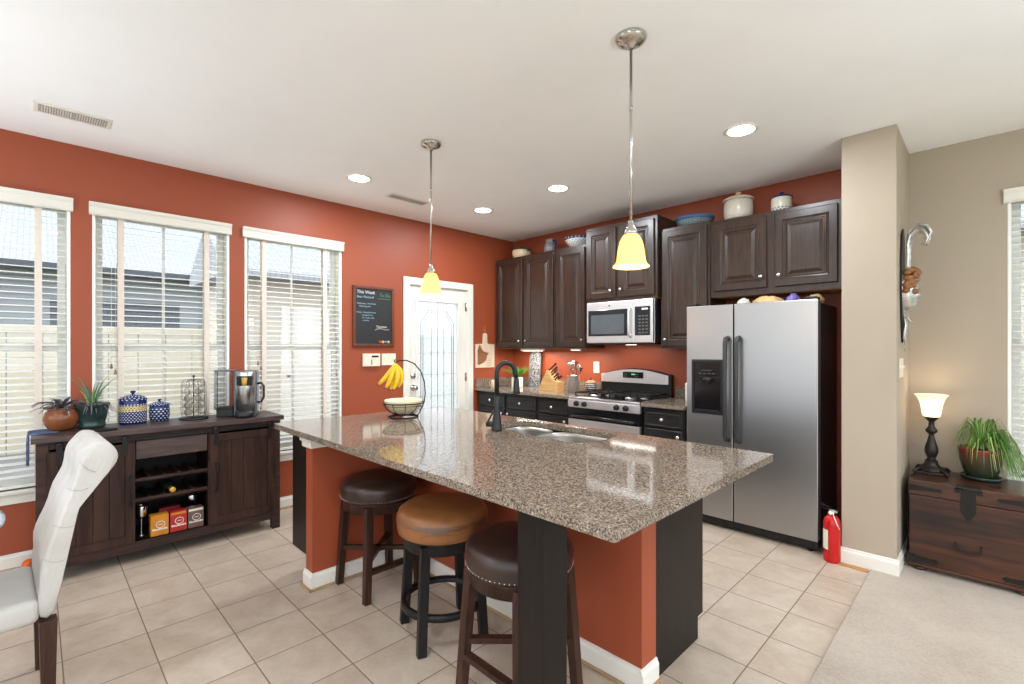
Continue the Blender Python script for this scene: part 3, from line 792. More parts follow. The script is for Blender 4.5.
nailhead_stool((-1.345, 1.375, 0), 'dark brown nailhead stool half hidden by the island post', R(-90))

# ---------------------------------------------------------------- upper cabinets
DOORP = [(0, 0), (0, .016), (.004, .020), (.052, .020), (.058, .0145), (.066, .0125), (.070, .0165), (.076, .0165), (.082, .0105), (.088, .0105), (.112, .0185)]
def cab_door(x0, x1, z0, z1, yf, mat, parent, knob=None, prof=DOORP):
    d_ = wpart('door', MB().raised((x0, yf, z0), (1,0,0), (0,0,1), (0,-1,0), x1-x0, z1-z0, prof), mat, parent)
    if knob:
        wpart('knob', MB().lathe([(.0075, 0), (.006, .008), (.007, .014), (.015, .019), (.0155, .024), (.010, .029), (0, .030)], (knob[0], yf-.02, knob[1]), 16, (0,-1,0)), M['knobm'], d_)
    return d_
def upper(name_label, x0, x1, z0, z1, yf, doors, crown=True):
    t = thing('wall_cabinet', name_label, 'wall cabinet', ((x0+x1)/2, YW-.002, z0), 0, 'dark wood wall cabinets')
    wpart('cabinet_body', MB().box(x0+.002, x1-.002, yf, YW-.002, z0+.004, z1, .001), M['cab'], t)
    wpart('underside', MB().box(x0+.004, x1-.004, yf+.02, YW-.004, z0, z0+.0038), M['cab_under'], t)
    for (a, b, c, d, k) in doors: cab_door(a, b, c, d, yf-.0005, M['cab'], t, k)
    return t
upper('tall wall cabinet with two doors in the corner by the cutting board', -4.29, -3.347, 1.378, 2.448, 3.98,
      [(-4.255, -3.832, 1.40, 2.42, (-3.868, 1.465)), (-3.80, -3.37, 1.40, 2.42, (-3.764, 1.468))])
upper('single door wall cabinet beside the microwave, above the knife block', -3.345, -2.935, 1.378, 2.448, 3.98, [(-3.31, -2.945, 1.40, 2.42, (-2.968, 1.468))])
upper('raised wall cabinet with two doors directly above the microwave', -2.90, -2.115, 1.836, 2.58, 3.93,
      [(-2.878, -2.545, 1.868, 2.55, (-2.592, 1.935)), (-2.505, -2.145, 1.868, 2.55, (-2.478, 1.94))])
upper('single door wall cabinet between the microwave and the fridge', -2.11, -1.662, 1.378, 2.448, 3.98, [(-2.09, -1.69, 1.40, 2.42, (-2.055, 1.46))])
upper('short wide wall cabinet with two doors above the fridge', -1.66, -.70, 1.80, 2.432, 3.98,
      [(-1.628, -1.225, 1.85, 2.40, (-1.262, 1.935)), (-1.168, -.765, 1.85, 2.40, (-1.136, 1.935))])
cr = thing('under_cabinet_light', 'small lit white strip light under the corner wall cabinet', 'light', (-3.78, 4.12, 1.376))
wpart('housing', MB().box(-3.95, -3.62, 4.06, 4.12, 1.352, 1.377, .003), M['white'], cr)
wpart('lens', MB().box(-3.93, -3.64, 4.07, 4.11, 1.348, 1.3519, .001), M['led'], cr)
l_ = lamp('strip_glow', 'AREA', (0, -.02, -.032), 2.6, (1, .9, .78), cr, shape='RECTANGLE', size=.5, size_y=.05)
cr2 = thing('under_cabinet_light', 'added fill strip light under the single door cabinet, above the utensil crock', 'light', (-3.14, 4.06, 1.376))  # second strip, added to spread light along the backsplash
wpart('housing', MB().box(-3.20, -3.08, 4.05, 4.09, 1.362, 1.377, .003), M['white'], cr2)
wpart('lens', MB().box(-3.19, -3.09, 4.055, 4.085, 1.3585, 1.3619, .001), M['led'], cr2)
lamp('strip_glow', 'AREA', (0, 0, -.026), 1.8, (1, .9, .78), cr2, shape='RECTANGLE', size=.3, size_y=.05)

# microwave
mw = thing('microwave', 'over-the-range stainless microwave with a dark glass door', 'microwave', (-2.51, 3.9, 1.428))
wpart('case', MB().box(-2.868, -2.14, 3.925, YW-.003, 1.432, 1.834, .003), M['steel'], mw)
wpart('vent_base', MB().box(-2.85, -2.16, 3.95, YW-.05, 1.418, 1.432, .002), M['black'], mw)
md = wpart('door', MB().box(-2.866, -2.335, 3.893, 3.924, 1.436, 1.830, .004), M['steel_b'], mw)
wpart('door_glass', MB().box(-2.845, -2.40, 3.889, 3.8925, 1.50, 1.752, .003), M['glassdark'], md)
wpart('mesh_screen', MB().box(-2.81, -2.435, 3.8875, 3.8888, 1.52, 1.705, .0), M['mwscreen'], md)
wpart('door_handle', MB().tube([(-2.372, 3.892, 1.49), (-2.372, 3.872, 1.50), (-2.372, 3.865, 1.53), (-2.372, 3.862, 1.625), (-2.372, 3.865, 1.72), (-2.372, 3.872, 1.75), (-2.372, 3.892, 1.76)], .011, 12), M['steel_b'], md)
cp = wpart('control_panel', MB().box(-2.333, -2.142, 3.893, 3.924, 1.436, 1.830, .004), M['steel_b'], mw)
wpart('keypad', MB().box(-2.322, -2.168, 3.890, 3.8928, 1.50, 1.765, .003), M['glassdark'], cp)
kb = MB()
for i in range(3):
    for j in range(6): kb.box(-2.285+i*.036, -2.262+i*.036, 3.8885, 3.8899, 1.52+j*.03, 1.532+j*.03)
wpart('key_marks', kb, M['grout'], cp)
wpart('display', MB().box(-2.25, -2.19, 3.8885, 3.8899, 1.733, 1.748), M['white'], cp)
wpart('cooktop_fill_lens', MB().box(-2.56, -2.46, 4.12, 4.16, 1.414, 1.418), M['led'], mw)  # unseen lamp added under the microwave to brighten the backsplash
lamp('cooktop_fill', 'AREA', (0, .26, -.018), .45, (1, .93, .86), mw, shape='RECTANGLE', size=.5, size_y=.06)
wpart('badge', MB().lathe([(.009, 0), (.009, .002), (0, .003)], (-2.60, 3.893, 1.79), 16, (0,-1,0)), M['grout'], md)

# ---------------------------------------------------------------- base cabinets, worktop, backsplash
def base_unit(label, x0, x1, knobx):
    t = thing('base_cabinet', label, 'base cabinet', ((x0+x1)/2, 4.0, 0), 0, 'black base cabinets under the back counter')
    wpart('cabinet_body', MB().box(x0, x1, 3.705, YW-.002, .1, .884), M['basecab'], t)
    wpart('toe_kick', MB().box(x0, x1, 3.77, YW-.002, 0, .1), M['black'], t)
    dp = [(0, 0), (0, .014), (.004, .019), (.016, .019), (.020, .016), (.026, .0185)]
    dw = wpart('drawer', MB().raised((x0+.015, 3.7045, .722), (1,0,0), (0,0,1), (0,-1,0), x1-x0-.03, .138, dp), M['basecab'], t)
    wpart('knob', MB().lathe([(.0075, 0), (.006, .008), (.007, .014), (.015, .019), (.0155, .024), (.010, .029), (0, .030)], ((x0+x1)/2, 3.685, .79), 16, (0,-1,0)), M['knobm'], dw)
    cab_door(x0+.015, x1-.015, .115, .705, 3.7045, M['basecab'], t, (knobx, .66))
base_unit('corner base cabinet with one drawer, at the wall end of the counter', -4.295, -3.822, -3.87)
base_unit('base cabinet with one drawer below the small white potted grass', -3.818, -3.352, -3.77)
base_unit('base cabinet with one drawer immediately beside the range, below the knife block', -3.348, -2.925, -2.97)
base_unit('base cabinet with one drawer squeezed between the range and the fridge', -2.125, -1.755, -1.80)
c1 = thing('countertop', 'granite counter from the corner to the range, holding the knife block', 'countertop', (-3.6, 4.0, .885))
wpart('slab', MB().box(-4.325, -2.922, 3.665, YW-.002, .885, CT, .003), M['granite'], c1)
wpart('backsplash', MB().box(-4.325, -2.96, YW-.022, YW-.002, CT, 1.02, .002).box(-4.328, -4.308, 3.68, YW-.022, CT, 1.02, .002), M['granite'], c1)
c2 = thing('countertop', 'short granite counter between the range and the fridge', 'countertop', (-1.95, 4.0, .885))
wpart('slab', MB().box(-2.128, -1.752, 3.665, YW-.002, .885, CT, .003), M['granite'], c2)
wpart('backsplash', MB().box(-2.128, -1.752, YW-.022, YW-.002, CT, 1.02, .002), M['granite'], c2)

# ---------------------------------------------------------------- range
rg = thing('gas_range', 'stainless and black gas range with four front knobs', 'range', (-2.525, 3.95, 0))
X0, X1 = -2.915, -2.135
wpart('body', MB().box(X0+.003, X1-.003, 3.70, YW-.01, .05, .895, .003), M['black'], rg)
wpart('cooktop', MB().box(X0, X1, 3.662, 4.235, .893, .915, .006), M['steel'], rg)
wpart('burner_pan', MB().box(X0+.03, X1-.03, 3.71, 4.21, .9152, .919, .004), M['blackgloss'], rg)
wpart('control_strip', MB().box(X0, X1, 3.655, 3.70, .818, .892, .006), M['steel_b'], rg)
for kx in (-2.808, -2.714, -2.363, -2.268):
    kb = wpart('knob', MB().lathe([(.026, 0), (.026, .006), (.022, .010), (.021, .026), (.018, .03), (0, .03)], (kx, 3.655, .856), 20, (0,-1,0)).box(kx-.005, kx+.005, 3.612, 3.63, .836, .876, .002), M['black'], rg)
for cx in (-2.72, -2.33):
    g = MB(); r = .0055; gx, gy = .155, .235; cy = 3.96; z = .955
    for sx in (-1, 1): g.bar((cx+sx*gx, cy-gy, z), (cx+sx*gx, cy+gy, z), .011)
    for sy in (-1, 0, 1): g.bar((cx-gx, cy+sy*gy, z), (cx+gx, cy+sy*gy, z), .011)
    for by in (-.125, .125):
        for a in range(4):
            an = R(45+90*a); g.bar((cx+.03*cos(an), cy+by+.03*sin(an), z+.004), (cx+.13*cos(an), cy+by+.11*sin(an), z+.001), .010)
        g.bar((cx-gx, cy+by, z), (cx-.035, cy+by, z+.004), .010); g.bar((cx+.035, cy+by, z+.004), (cx+gx, cy+by, z), .010)
    for sx in (-1, 1):
        for sy in (-1, 0, 1): g.bar((cx+sx*gx, cy+sy*gy, .919), (cx+sx*gx, cy+sy*gy, z), .011)
    wpart('grate', g, M['iron'], rg)
    for by in (-.125, .125):
        b_ = wpart('burner', MB().lathe([(.052, 0), (.05, .012), (.036, .014), (.036, .018)], (cx, cy+by, .919), 24), M['steel'], rg)
        wpart('burner_cap', MB().lathe([(.036, .018), (.038, .024), (.03, .028), (0, .029)], (cx, cy+by, .919), 24), M['black'], b_)
od = wpart('oven_door', MB().box(X0+.004, X1-.004, 3.655, 3.70, .18, .705, .006), M['steel_b'], rg)
win = [(-2.80, .33), (-2.25, .33), (-2.25, .58)] + [(-2.25-.55*k/10, .58+.045*sin(pi*k/10)) for k in range(1, 10)] + [(-2.80, .58)]
wpart('oven_window', MB().prism(win, 'Y', 3.650, 3.6548), M['glassdark'], od)
wpart('vent_panel', MB().box(X0+.004, X1-.004, 3.66, 3.70, .706, .816, .004), M['blackgloss'], rg)
wpart('oven_handle', MB().tube([(X0+.05, 3.665, .735), (X0+.055, 3.63, .74), (X0+.09, 3.612, .744), (-2.525, 3.606, .748), (X1-.09, 3.612, .744), (X1-.055, 3.63, .74), (X1-.05, 3.665, .735)], .012, 12), M['blackgloss'], rg)
wpart('storage_drawer', MB().box(X0+.004, X1-.004, 3.66, 3.70, .05, .172, .006), M['steel_b'], rg)
bgp = [(X0-.015, .90), (X1-.01, .90), (X1-.01, 1.125)] + [(X1-.01-(X1-X0-.02)*k/14, 1.125+.055*sin(pi*k/14)) for k in range(1, 14)] + [(X0-.015, 1.125)]
wpart('backguard', MB().prism(bgp, 'Y', 4.24, 4.298, .004), M['black'], rg)
bgs = [(X0-.005, 1.035), (X1-.03, 1.035), (X1-.03, 1.12)] + [(X1-.03-(X1-X0-.05)*k/14, 1.12+.052*sin(pi*k/14)) for k in range(1, 14)] + [(X0-.005, 1.12)]
wpart('backguard_panel', MB().prism(bgs, 'Y', 4.222, 4.2395, .003), M['steel_b'], rg)
dp_ = wpart('clock_panel', MB().box(-2.655, -2.425, 4.216, 4.2215, 1.085, 1.145, .004), M['blackgloss'], rg)
wpart('clock_digits', MB().box(-2.555, -2.515, 4.2145, 4.2158, 1.116, 1.128), M['greenled'], dp_)
kb = MB()
for i in range(4):
    for j in range(2): kb.box(-2.64+i*.02+(.085 if i > 1 else 0)+.0, -2.628+i*.02+(.085 if i > 1 else 0), 4.2145, 4.2158, 1.095+j*.022, 1.104+j*.022)
wpart('clock_buttons', kb, M['grout'], dp_)

# ---------------------------------------------------------------- fridge
fr = thing('refrigerator', 'side-by-side stainless steel refrigerator with black sides', 'refrigerator', (-1.28, 3.95, 0))
F0, F1, FG = -1.735, -.823, -1.371
wpart('case', MB().box(F0+.008, F1-.008, 3.775, 4.27, .03, 1.695, .006), M['black'], fr)
dl = wpart('freezer_door', MB().box(F0, FG-.004, 3.692, 3.768, .085, 1.715, .006, 2), M['steel_fridge'], fr)
drr = wpart('fridge_door', MB().box(FG+.004, F1, 3.692, 3.768, .085, 1.715, .006, 2), M['steel_fridge'], fr)
for dd, hx in ((dl, FG-.041), (drr, FG+.041)):
    pts = [(hx, 3.70, 1.46), (hx, 3.655, 1.452), (hx, 3.638, 1.42), (hx, 3.632, 1.08), (hx, 3.638, .735), (hx, 3.655, .70), (hx, 3.70, .692)]
    wpart('door_handle', MB().tube(pts, .0155, 12, flat=1.0, rs=[.02, .019, .0165, .0145, .0165, .019, .02]), M['handlegrey'], dd)
di = wpart('dispenser', MB().raised((-1.69, 3.69, .872), (1,0,0), (0,0,1), (0,-1,0), .25, .425, [(0, 0), (0, .004), (.006, .008), (.022, .008), (.024, .002)]), M['black'], dl)
wpart('dispenser_controls', MB().box(-1.664, -1.466, 3.681, 3.689, 1.165, 1.268, .003), M['blackgloss'], dl)
cv = MB()
for k in range(4): cv.box(-1.63+k*.035, -1.61+k*.035, 3.6795, 3.6808, 1.185, 1.19)
cv.box(-1.61, -1.53, 3.6795, 3.6808, 1.21, 1.214)
wpart('control_marks', cv, M['grout'], dl)
wpart('dispenser_cavity', MB().box(-1.664, -1.466, 3.6835, 3.689, .90, 1.155, .002), M['blackgloss'], dl)
wpart('dispenser_spout', MB().lathe([(.036, 0), (.034, -.02), (.022, -.034), (.012, -.05), (0, -.05)], (-1.555, 3.672, 1.155), 18), M['black'], dl)
wpart('drip_tray', MB().box(-1.655, -1.475, 3.665, 3.684, .897, .906, .002), M['black'], dl)
gr = MB().box(F0+.01, F1-.01, 3.735, 3.775, .018, .078, .004)
for k in range(24): gr.box(F0+.05+k*.034, F0+.05+k*.034+.022, 3.731, 3.735, .035, .06)
wpart('base_grille', gr, M['black'], fr)
wpart('hinge_cover', MB().box(F1-.075, F1-.01, 3.70, 3.80, 1.7155, 1.735, .005), M['black'], fr)
wpart('hinge_cover', MB().box(F0+.01, F0+.075, 3.70, 3.80, 1.7155, 1.735, .005), M['black'], fr)
for sx in (F0+.06, F1-.06): wpart('front_foot', MB().cyl((sx, 3.76, 0), (sx, 3.76, .03), .02), M['black'], fr)
# things left on top of the fridge
def bag(name, c, sx, sy, sz, mat, label, cat):
    mb = MB(); random.seed(len(label)); g = bmesh.ops.create_uvsphere(mb.bm, u_segments=20, v_segments=10, radius=1)
    for v in mb.bm.verts:
        n = .88+.2*random.random(); z = max(v.co.z, -.72)
        v.co = Vector((v.co.x*sx*n*(1+.1*sin(v.co.y*5)), v.co.y*sy*n, (z+.72)/1.72*sz*n))
    for f in mb.bm.faces: f.smooth = True
    return single(name, mb, mat, label, cat, c)
bag('bread_bag', (-1.20, 3.90, 1.696), .105, .07, .08, M['bread'], 'bagged loaf of bread lying on top of the fridge', 'bread')
bag('snack_bag', (-1.37, 3.90, 1.696), .045, .06, .075, M['label'], 'crumpled pale bag at the end of the bread on the fridge', 'bag')
bag('snack_bag', (-1.025, 3.89, 1.696), .045, .05, .085, M['lav'], 'small purple and white bag beside the bread on the fridge', 'bag')
bag('bread_rolls', (-.905, 3.99, 1.696), .05, .05, .08, M['bread'], 'small tan packet behind the purple bag on the fridge', 'packet')

# ---------------------------------------------------------------- fire extinguisher
fe = thing('fire_extinguisher', 'red fire extinguisher standing on the tiles beside the fridge', 'fire extinguisher', (-.738, 3.66, 0), R(-20))
fe.scale = (1.02, 1.02, 1.05)
part('cylinder', MB().lathe([(.04, 0), (.046, .006), (.047, .02), (.047, .235), (.042, .262), (.028, .28), (.017, .287)], n=28), M['redpaint'], fe)
lb = MB()
pr_ = []
for k in range(8):
    a = R(-175+k*13); pr_.append((.0478*cos(a), .0478*sin(a)))
for k in range(7):
    a, b = pr_[k], pr_[k+1]
    lb.bm.faces.new([lb.bm.verts.new(p) for p in ((*a, .08), (*b, .08), (*b, .2), (*a, .2))])
part('label', lb, M['label'], fe)
part('valve', MB().cyl((0,0,.285), (0,0,.31), .014).box(-.012, .03, -.01, .01, .305, .32, .002), M['chrome'], fe)
part('carry_handle', MB().bar((-.008, 0, .316), (-.06, 0, .318), .016, .004).bar((-.005, 0, .325), (-.062, 0, .342), .016, .004).bar((.0, 0, .318), (.035, 0, .322), .014, .006), M['black'], fe)
part('pull_tie', MB().tube([(.012, -.012, .31), (.03, -.03, .29), (.048, -.03, .25), (.058, -.018, .215)], .0022, 8), M['white'], fe)
part('gauge', MB().lathe([(.012, 0), (.012, .006), (0, .007)], (0, -.014, .3), 16, (0,-1,0)), M['white'], fe)

# ---------------------------------------------------------------- ceiling fittings
def pendant(x, y, label):
    t = thing('pendant_light', label, 'pendant light', (x, y, ZC), 0, 'pendant lights over the island')
    part('canopy', MB().lathe([(.066, -.001), (.068, -.008), (.062, -.02), (.04, -.032), (.014, -.038), (.012, -.05), (0, -.05)], n=32), M['nickel'], t)
    part('screw', MB().cyl((.035, 0, -.036), (.035, 0, -.03), .005), M['nickel'], t)
    part('rod', MB().cyl((0,0,-.05), (0,0,-.815), .0062).cyl((0,0,-.30), (0,0,-.32), .0078), M['nickel'], t)
    part('socket', MB().lathe([(.007, -.80), (.012, -.808), (.013, -.825), (.02, -.832), (.028, -.848), (.031, -.864), (.0, -.864)], n=24), M['nickel'], t)
    z0 = -1.002
    out = [(.079, 0), (.076, .006), (.066, .016), (.061, .030), (.0585, .054), (.055, .08), (.048, .11), (.038, .13), (.030, .14)]
    inn = [(r-.0035, z) for r, z in out[::-1]]
    sh = part('shade', MB().lathe([(r, z0+z) for r, z in out+inn], n=40, cap=False), M['shade'], t)
    part('bulb', MB().lathe([(0, -.975), (.022, -.968), (.028, -.945), (.022, -.92), (.013, -.9), (.013, -.86)], n=20), M['bulb'], t)
    lamp('pendant_glow', 'POINT', (0, 0, -1.03), 1.5, (1, .8, .52), t, shadow_soft_size=.05)
    return t
pendant(-1.114, 1.835, 'pendant with amber bell glass shade over the near end of the island')
pendant(-2.624, 1.848, 'pendant with amber bell glass shade hanging between chalkboard and patio door')
def downlight(x, y, label):
    t = thing('recessed_light', label, 'ceiling light', (x, y, ZC), 0, 'recessed ceiling lights')
    part('trim_ring', MB().lathe([(.1, -.0005), (.1, -.005), (.094, -.008), (.078, -.006), (.078, -.0005)], n=36, cap=False), M['trim'], t)
    part('lens', MB().lathe([(.079, -.004), (0, -.0045)], n=36), M['downlight'], t)
    lamp('downlight_glow', 'AREA', (0, 0, -.012), LAMP_W, (.88, .94, 1), t, shape='DISK', size=.15)
    return t
downlight(-3.57, 1.823, 'recessed light in front of the long wall, beside the small ceiling vent')
downlight(-3.537, 3.107, 'recessed light nearest the patio door and corner')
downlight(-2.602, 3.129, 'recessed light between the two pendants, in front of the corner cabinets')
downlight(-1.105, 3.101, 'recessed light above the fridge, near the beige column')
for (x, y, lb_) in ((-1.1, .2, 'added fill downlight above the dining chair area, out of the picture'),  # more downlights, added out of view to raise the room's light
                    (.9, 2.2, 'added fill downlight above the carpet, out of the picture'), (-2.4, -1.4, 'added fill downlight over the dining table, out of the picture'), (1.2, -1.0, 'added fill downlight behind the viewer, out of the picture')):
    downlight(x, y, lb_)
def uplighter(x, y, label, w_=UP_W):  # unseen uplights added to brighten the ceiling
    t = thing('fill_uplight', label, 'added fill light', (x, y, .012))
    part('base', MB().lathe([(.13, 0), (.13, .012), (.02, .03), (0, .03)], n=32), M['ironb'], t)
    part('pole', MB().cyl((0,0,.02), (0,0,1.02), .011), M['ironb'], t)
    part('shade', MB().lathe([(.02, 1.0), (.09, 1.03), (.16, 1.12), (.157, 1.12), (.085, 1.035), (0, 1.02)], n=36), M['trim'], t)
    lamp('uplight_glow', 'AREA', (0, 0, 1.10), w_, (.86, .93, 1), t, shape='DISK', size=.24).rotation_euler = (pi, 0, 0)
uplighter(1.9, 1.5, 'added fill uplight on the carpet, out of the picture')
uplighter(-3.2, -1.3, 'added fill uplight in the dining corner, out of the picture', 15.0)
uplighter(.2, -2.3, 'added fill uplight by the far windows, out of the picture')
def vent(x0, x1, y0, y1, label, blocks):
    t = thing('ceiling_vent', label, 'vent', ((x0+x1)/2, (y0+y1)/2, ZC))
    wpart('frame', MB().box(x0, x1, y0, y1, ZC-.006, ZC-.0005, .002), M['trim'], t)
    wpart('backing', MB().box(x0+.025, x1-.025, y0+.02, y1-.02, ZC-.0065, ZC-.0061), M['ventback'], t)
    for (a, b) in blocks:
        mb = MB(); n = 12
        for k in range(n):
            y = a+(b-a)*k/n; mb.obox((.5*(x0+x1), y+(b-a)/n*.5, ZC-.0095), (1,0,0), (0, cos(.5), sin(.5)), (0, -sin(.5), cos(.5)), x1-x0-.05, (b-a)/n*.62, .0015)
        wpart('louvres', mb, M['trim'], t)
vent(-3.86, -3.70, -.01, .325, 'long white ceiling vent above the first blind', [(.02, .15), (.165, .30)])
vent(-3.83, -3.70, 2.20, 2.60, 'small white ceiling vent beside the far pendant', [(2.22, 2.58)])

# ---------------------------------------------------------------- things on the long red wall
cb_ = thing('chalkboard', 'framed black chalkboard with handwritten chalk menu on the red wall', 'chalkboard', (XW, 2.361, 1.695))
ff = MB()
ff.box(XW+.001, XW+.024, 2.14, 2.582, 1.397, 1.425, .004).box(XW+.001, XW+.024, 2.14, 2.582, 1.962, 1.99, .004).box(XW+.001, XW+.024, 2.14, 2.168, 1.425, 1.962, .004).box(XW+.001, XW+.024, 2.554, 2.582, 1.425, 1.962, .004)
wpart('frame', ff, M['frame'], cb_)
wpart('board', MB().box(XW+.001, XW+.014, 2.166, 2.556, 1.423, 1.964), M['slate'], cb_)
def chalk(s, y, z, size, mat):
    # text plane: +x text -> +y world, +y text -> +z world, normal -> +x ; mesh in the chalkboard's own coordinates
    m = Matrix(((0, 0, 1, .0148), (1, 0, 0, y-2.361), (0, 1, 0, z-1.695), (0, 0, 0, 1)))
    text_mesh(s, size, mat, 'chalk_writing', cb_, m)
chalk('This Week', 2.18, 1.915, .043, M['chalkw']); chalk('Beer Mustard', 2.18, 1.872, .032, M['chalkb'])
chalk('Wednesday - ribs & fries', 2.18, 1.812, .020, M['chalkb']); chalk('Pasta & greens', 2.205, 1.785, .020, M['chalkb'])
chalk('Friday - Bread & cheese', 2.18, 1.726, .021, M['chalkb']); chalk('- sausage & rice', 2.222, 1.70, .020, M['chalkb'])
chalk('- Pie, cream, milk', 2.225, 1.674, .020, M['chalkb']); chalk('- cookies', 2.232, 1.648, .020, M['chalkb'])
chalk('To Do', 2.42, 1.895, .044, M['chalkg']); chalk('Yummm', 2.385, 1.585, .034, M['chalkw'])
wpart('chalk_underline', MB().tube([(XW+.0155, 2.375, 1.562), (XW+.0155, 2.40, 1.575), (XW+.0155, 2.45, 1.576), (XW+.0155, 2.49, 1.566), (XW+.0155, 2.53, 1.57)], .0022, 6), M['chalkw'], cb_)
wpart('chalk_underline', MB().box(XW+.0145, XW+.0152, 2.40, 2.545, 1.872, 1.876), M['chalkg'], cb_)
for k, (m_, c_) in enumerate((('mred', 'red'), ('myellow', 'yellow green'), ('mblue', 'blue'), ('morange', 'golden yellow'))):
    mg = single('magnet', MB().lathe([(.0135, 0), (.0135, .004), (.01, .007), (0, .008)], (0,0,0), 16, (1,0,0)), M[m_], f'round {c_} magnet low on the chalkboard', 'magnet', (XW+.0142, 2.428+k*.031, 1.445), 0, 'round magnets on the chalkboard')
kp = thing('alarm_keypad', 'ivory alarm keypad with a small dark display under the chalkboard', 'keypad', (XW, 2.335, 1.265))
wpart('housing', MB().box(XW+.001, XW+.028, 2.242, 2.425, 1.205, 1.33, .005), M['ivory'], kp)
wpart('display', MB().box(XW+.028, XW+.0295, 2.33, 2.405, 1.292, 1.31, .0), M['glassdark'], kp)
wpart('door_slot', MB().box(XW+.028, XW+.0292, 2.325, 2.335, 1.222, 1.272, .0), M['grout'], kp)
def plate(name, cx, cz, w, h, axis, n, label, p=None, sgn=1, kind='rocker'):
    t = thing(name, label, 'switch' if 'switch' in name else 'outlet', (p if axis == 'x' else cx, cx if axis == 'x' else p, cz))
    def B(mb, u0, u1, d0, d1, z0, z1, b=.001):
        lo, hi = sorted((p+sgn*d0, p+sgn*d1))
        return mb.box(lo, hi, u0, u1, z0, z1, b) if axis == 'x' else mb.box(u0, u1, lo, hi, z0, z1, b)
    wpart('plate', B(MB(), cx-w/2, cx+w/2, .0005, .006, cz-h/2, cz+h/2, .002), M['ivory'], t)
    for k in range(n):
        u = cx+(k-(n-1)/2)*.046
        if kind == 'rocker': wpart('switch_lever', B(MB(), u-.005, u+.005, .006, .016, cz-.002, cz+.014), M['white'], t)
        else:
            for dz in (-.02, .02): wpart('receptacle', B(MB(), u-.014, u+.014, .006, .0078, cz+dz-.013, cz+dz+.013, .0008), M['white'], t)
    return t
plate('light_switch', 2.532, 1.27, .16, .118, 'x', 3, 'triple light switch plate beside the alarm keypad', XW, 1)
plate('wall_outlet', -3.04, 1.175, .075, .12, 'y', 1, 'single wall outlet above the backsplash behind the range', YW, -1, 'outlet')
plate('light_switch', 3.86, 1.26, .16, .12, 'x', 3, 'triple light switch plate low on the beige column below the wall mask', -.41, 1)

cbd = thing('cutting_board', 'whitewashed cutting board with a brown map motif hanging by the patio door', 'cutting board', (XW, 3.82, 1.3))
pl = [(3.675, 1.15), (3.975, 1.15), (3.975, 1.43), (3.862, 1.433), (3.857, 1.45), (3.857, 1.55), (3.845, 1.562), (3.805, 1.562), (3.793, 1.55), (3.793, 1.45), (3.788, 1.433), (3.675, 1.43)]
wpart('board', MB().prism(pl, 'X', XW+.002, XW+.018, .002), M['whitewash'], cbd)
motif = [(3.70, 1.19), (3.735, 1.186), (3.77, 1.20), (3.81, 1.215), (3.84, 1.25), (3.85, 1.29), (3.88, 1.325), (3.83, 1.335), (3.79, 1.345), (3.765, 1.375), (3.745, 1.415), (3.73, 1.425), (3.715, 1.39), (3.70, 1.35), (3.705, 1.27)]
wpart('motif', MB().prism(motif, 'X', XW+.0181, XW+.0195), M['bronze'], cbd)
lm = MB()
for k in range(5): lm.box(XW+.0182, XW+.019, 3.83, 3.93-.01*(k % 2), 1.17+k*.02, 1.173+k*.02)
wpart('small_print', lm, M['grout'], cbd)
wpart('string', MB().tube([(XW+.012, 3.822, 1.548), (XW+.004, 3.812, 1.60), (XW+.004, 3.825, 1.645), (XW+.004, 3.838, 1.60), (XW+.012, 3.828, 1.548)], .002, 6), M['boxo'], cbd)

# ---------------------------------------------------------------- sideboard
sb = thing('sideboard', 'long rustic dark wood sideboard with sliding barn doors under the blinds', 'sideboard', (-4.08, .66, 0))
SX0, SX1, SY0, SY1 = -4.285, -3.90, 0.0, 1.338
wpart('top', MB().box(SX0-.005, SX1+.03, SY0-.02, SY1+.02, .833, .866, .003), M['rustic_y'], sb)
fm = MB()
for y0, y1 in ((SY0, SY0+.055), (SY1-.055, SY1)):
    for x0, x1 in ((SX1-.055, SX1+.004), (SX0, SX0+.055)):
        fm = MB().box(x0, x1, y0, y1, 0, .833, .003); wpart('leg', fm, M['rustic_dark'], sb)
ca = MB().box(SX0+.01, SX0+.024, SY0+.055, SY1-.055, .08, .833).box(SX0+.024, SX1-.012, SY0+.02, SY0+.04, .09, .833).box(SX0+.024, SX1-.012, SY1-.04, SY1-.02, .09, .833)
ca.box(SX0+.024, SX1-.03, .428, .448, .137, .79).box(SX0+.024, SX1-.03, .865, .885, .137, .79).box(SX0+.024, SX1-.004, SY0+.04, SY1-.04, .12, .137)
wpart('carcass', ca, M['espresso'], sb)
wpart('bottom_rail', MB().box(SX1-.03, SX1-.002, SY0+.055, SY1-.055, .075, .137, .003), M['rustic_dark'], sb)
wpart('top_rail', MB().box(SX1-.03, SX1-.002, SY0+.055, SY1-.055, .785, .833, .003), M['rustic_dark'], sb)
wpart('divider', MB().box(SX1-.032, SX1-.004, .405, .452, .137, .785, .002), M['rustic_dark'], sb)
wpart('divider', MB().box(SX1-.032, SX1-.004, .862, .905, .137, .785, .002), M['rustic_dark'], sb)
wpart('door_track', MB().box(SX1+.004, SX1+.009, SY0+.06, SY1-.06, .79, .81, .001), M['iron'], sb)
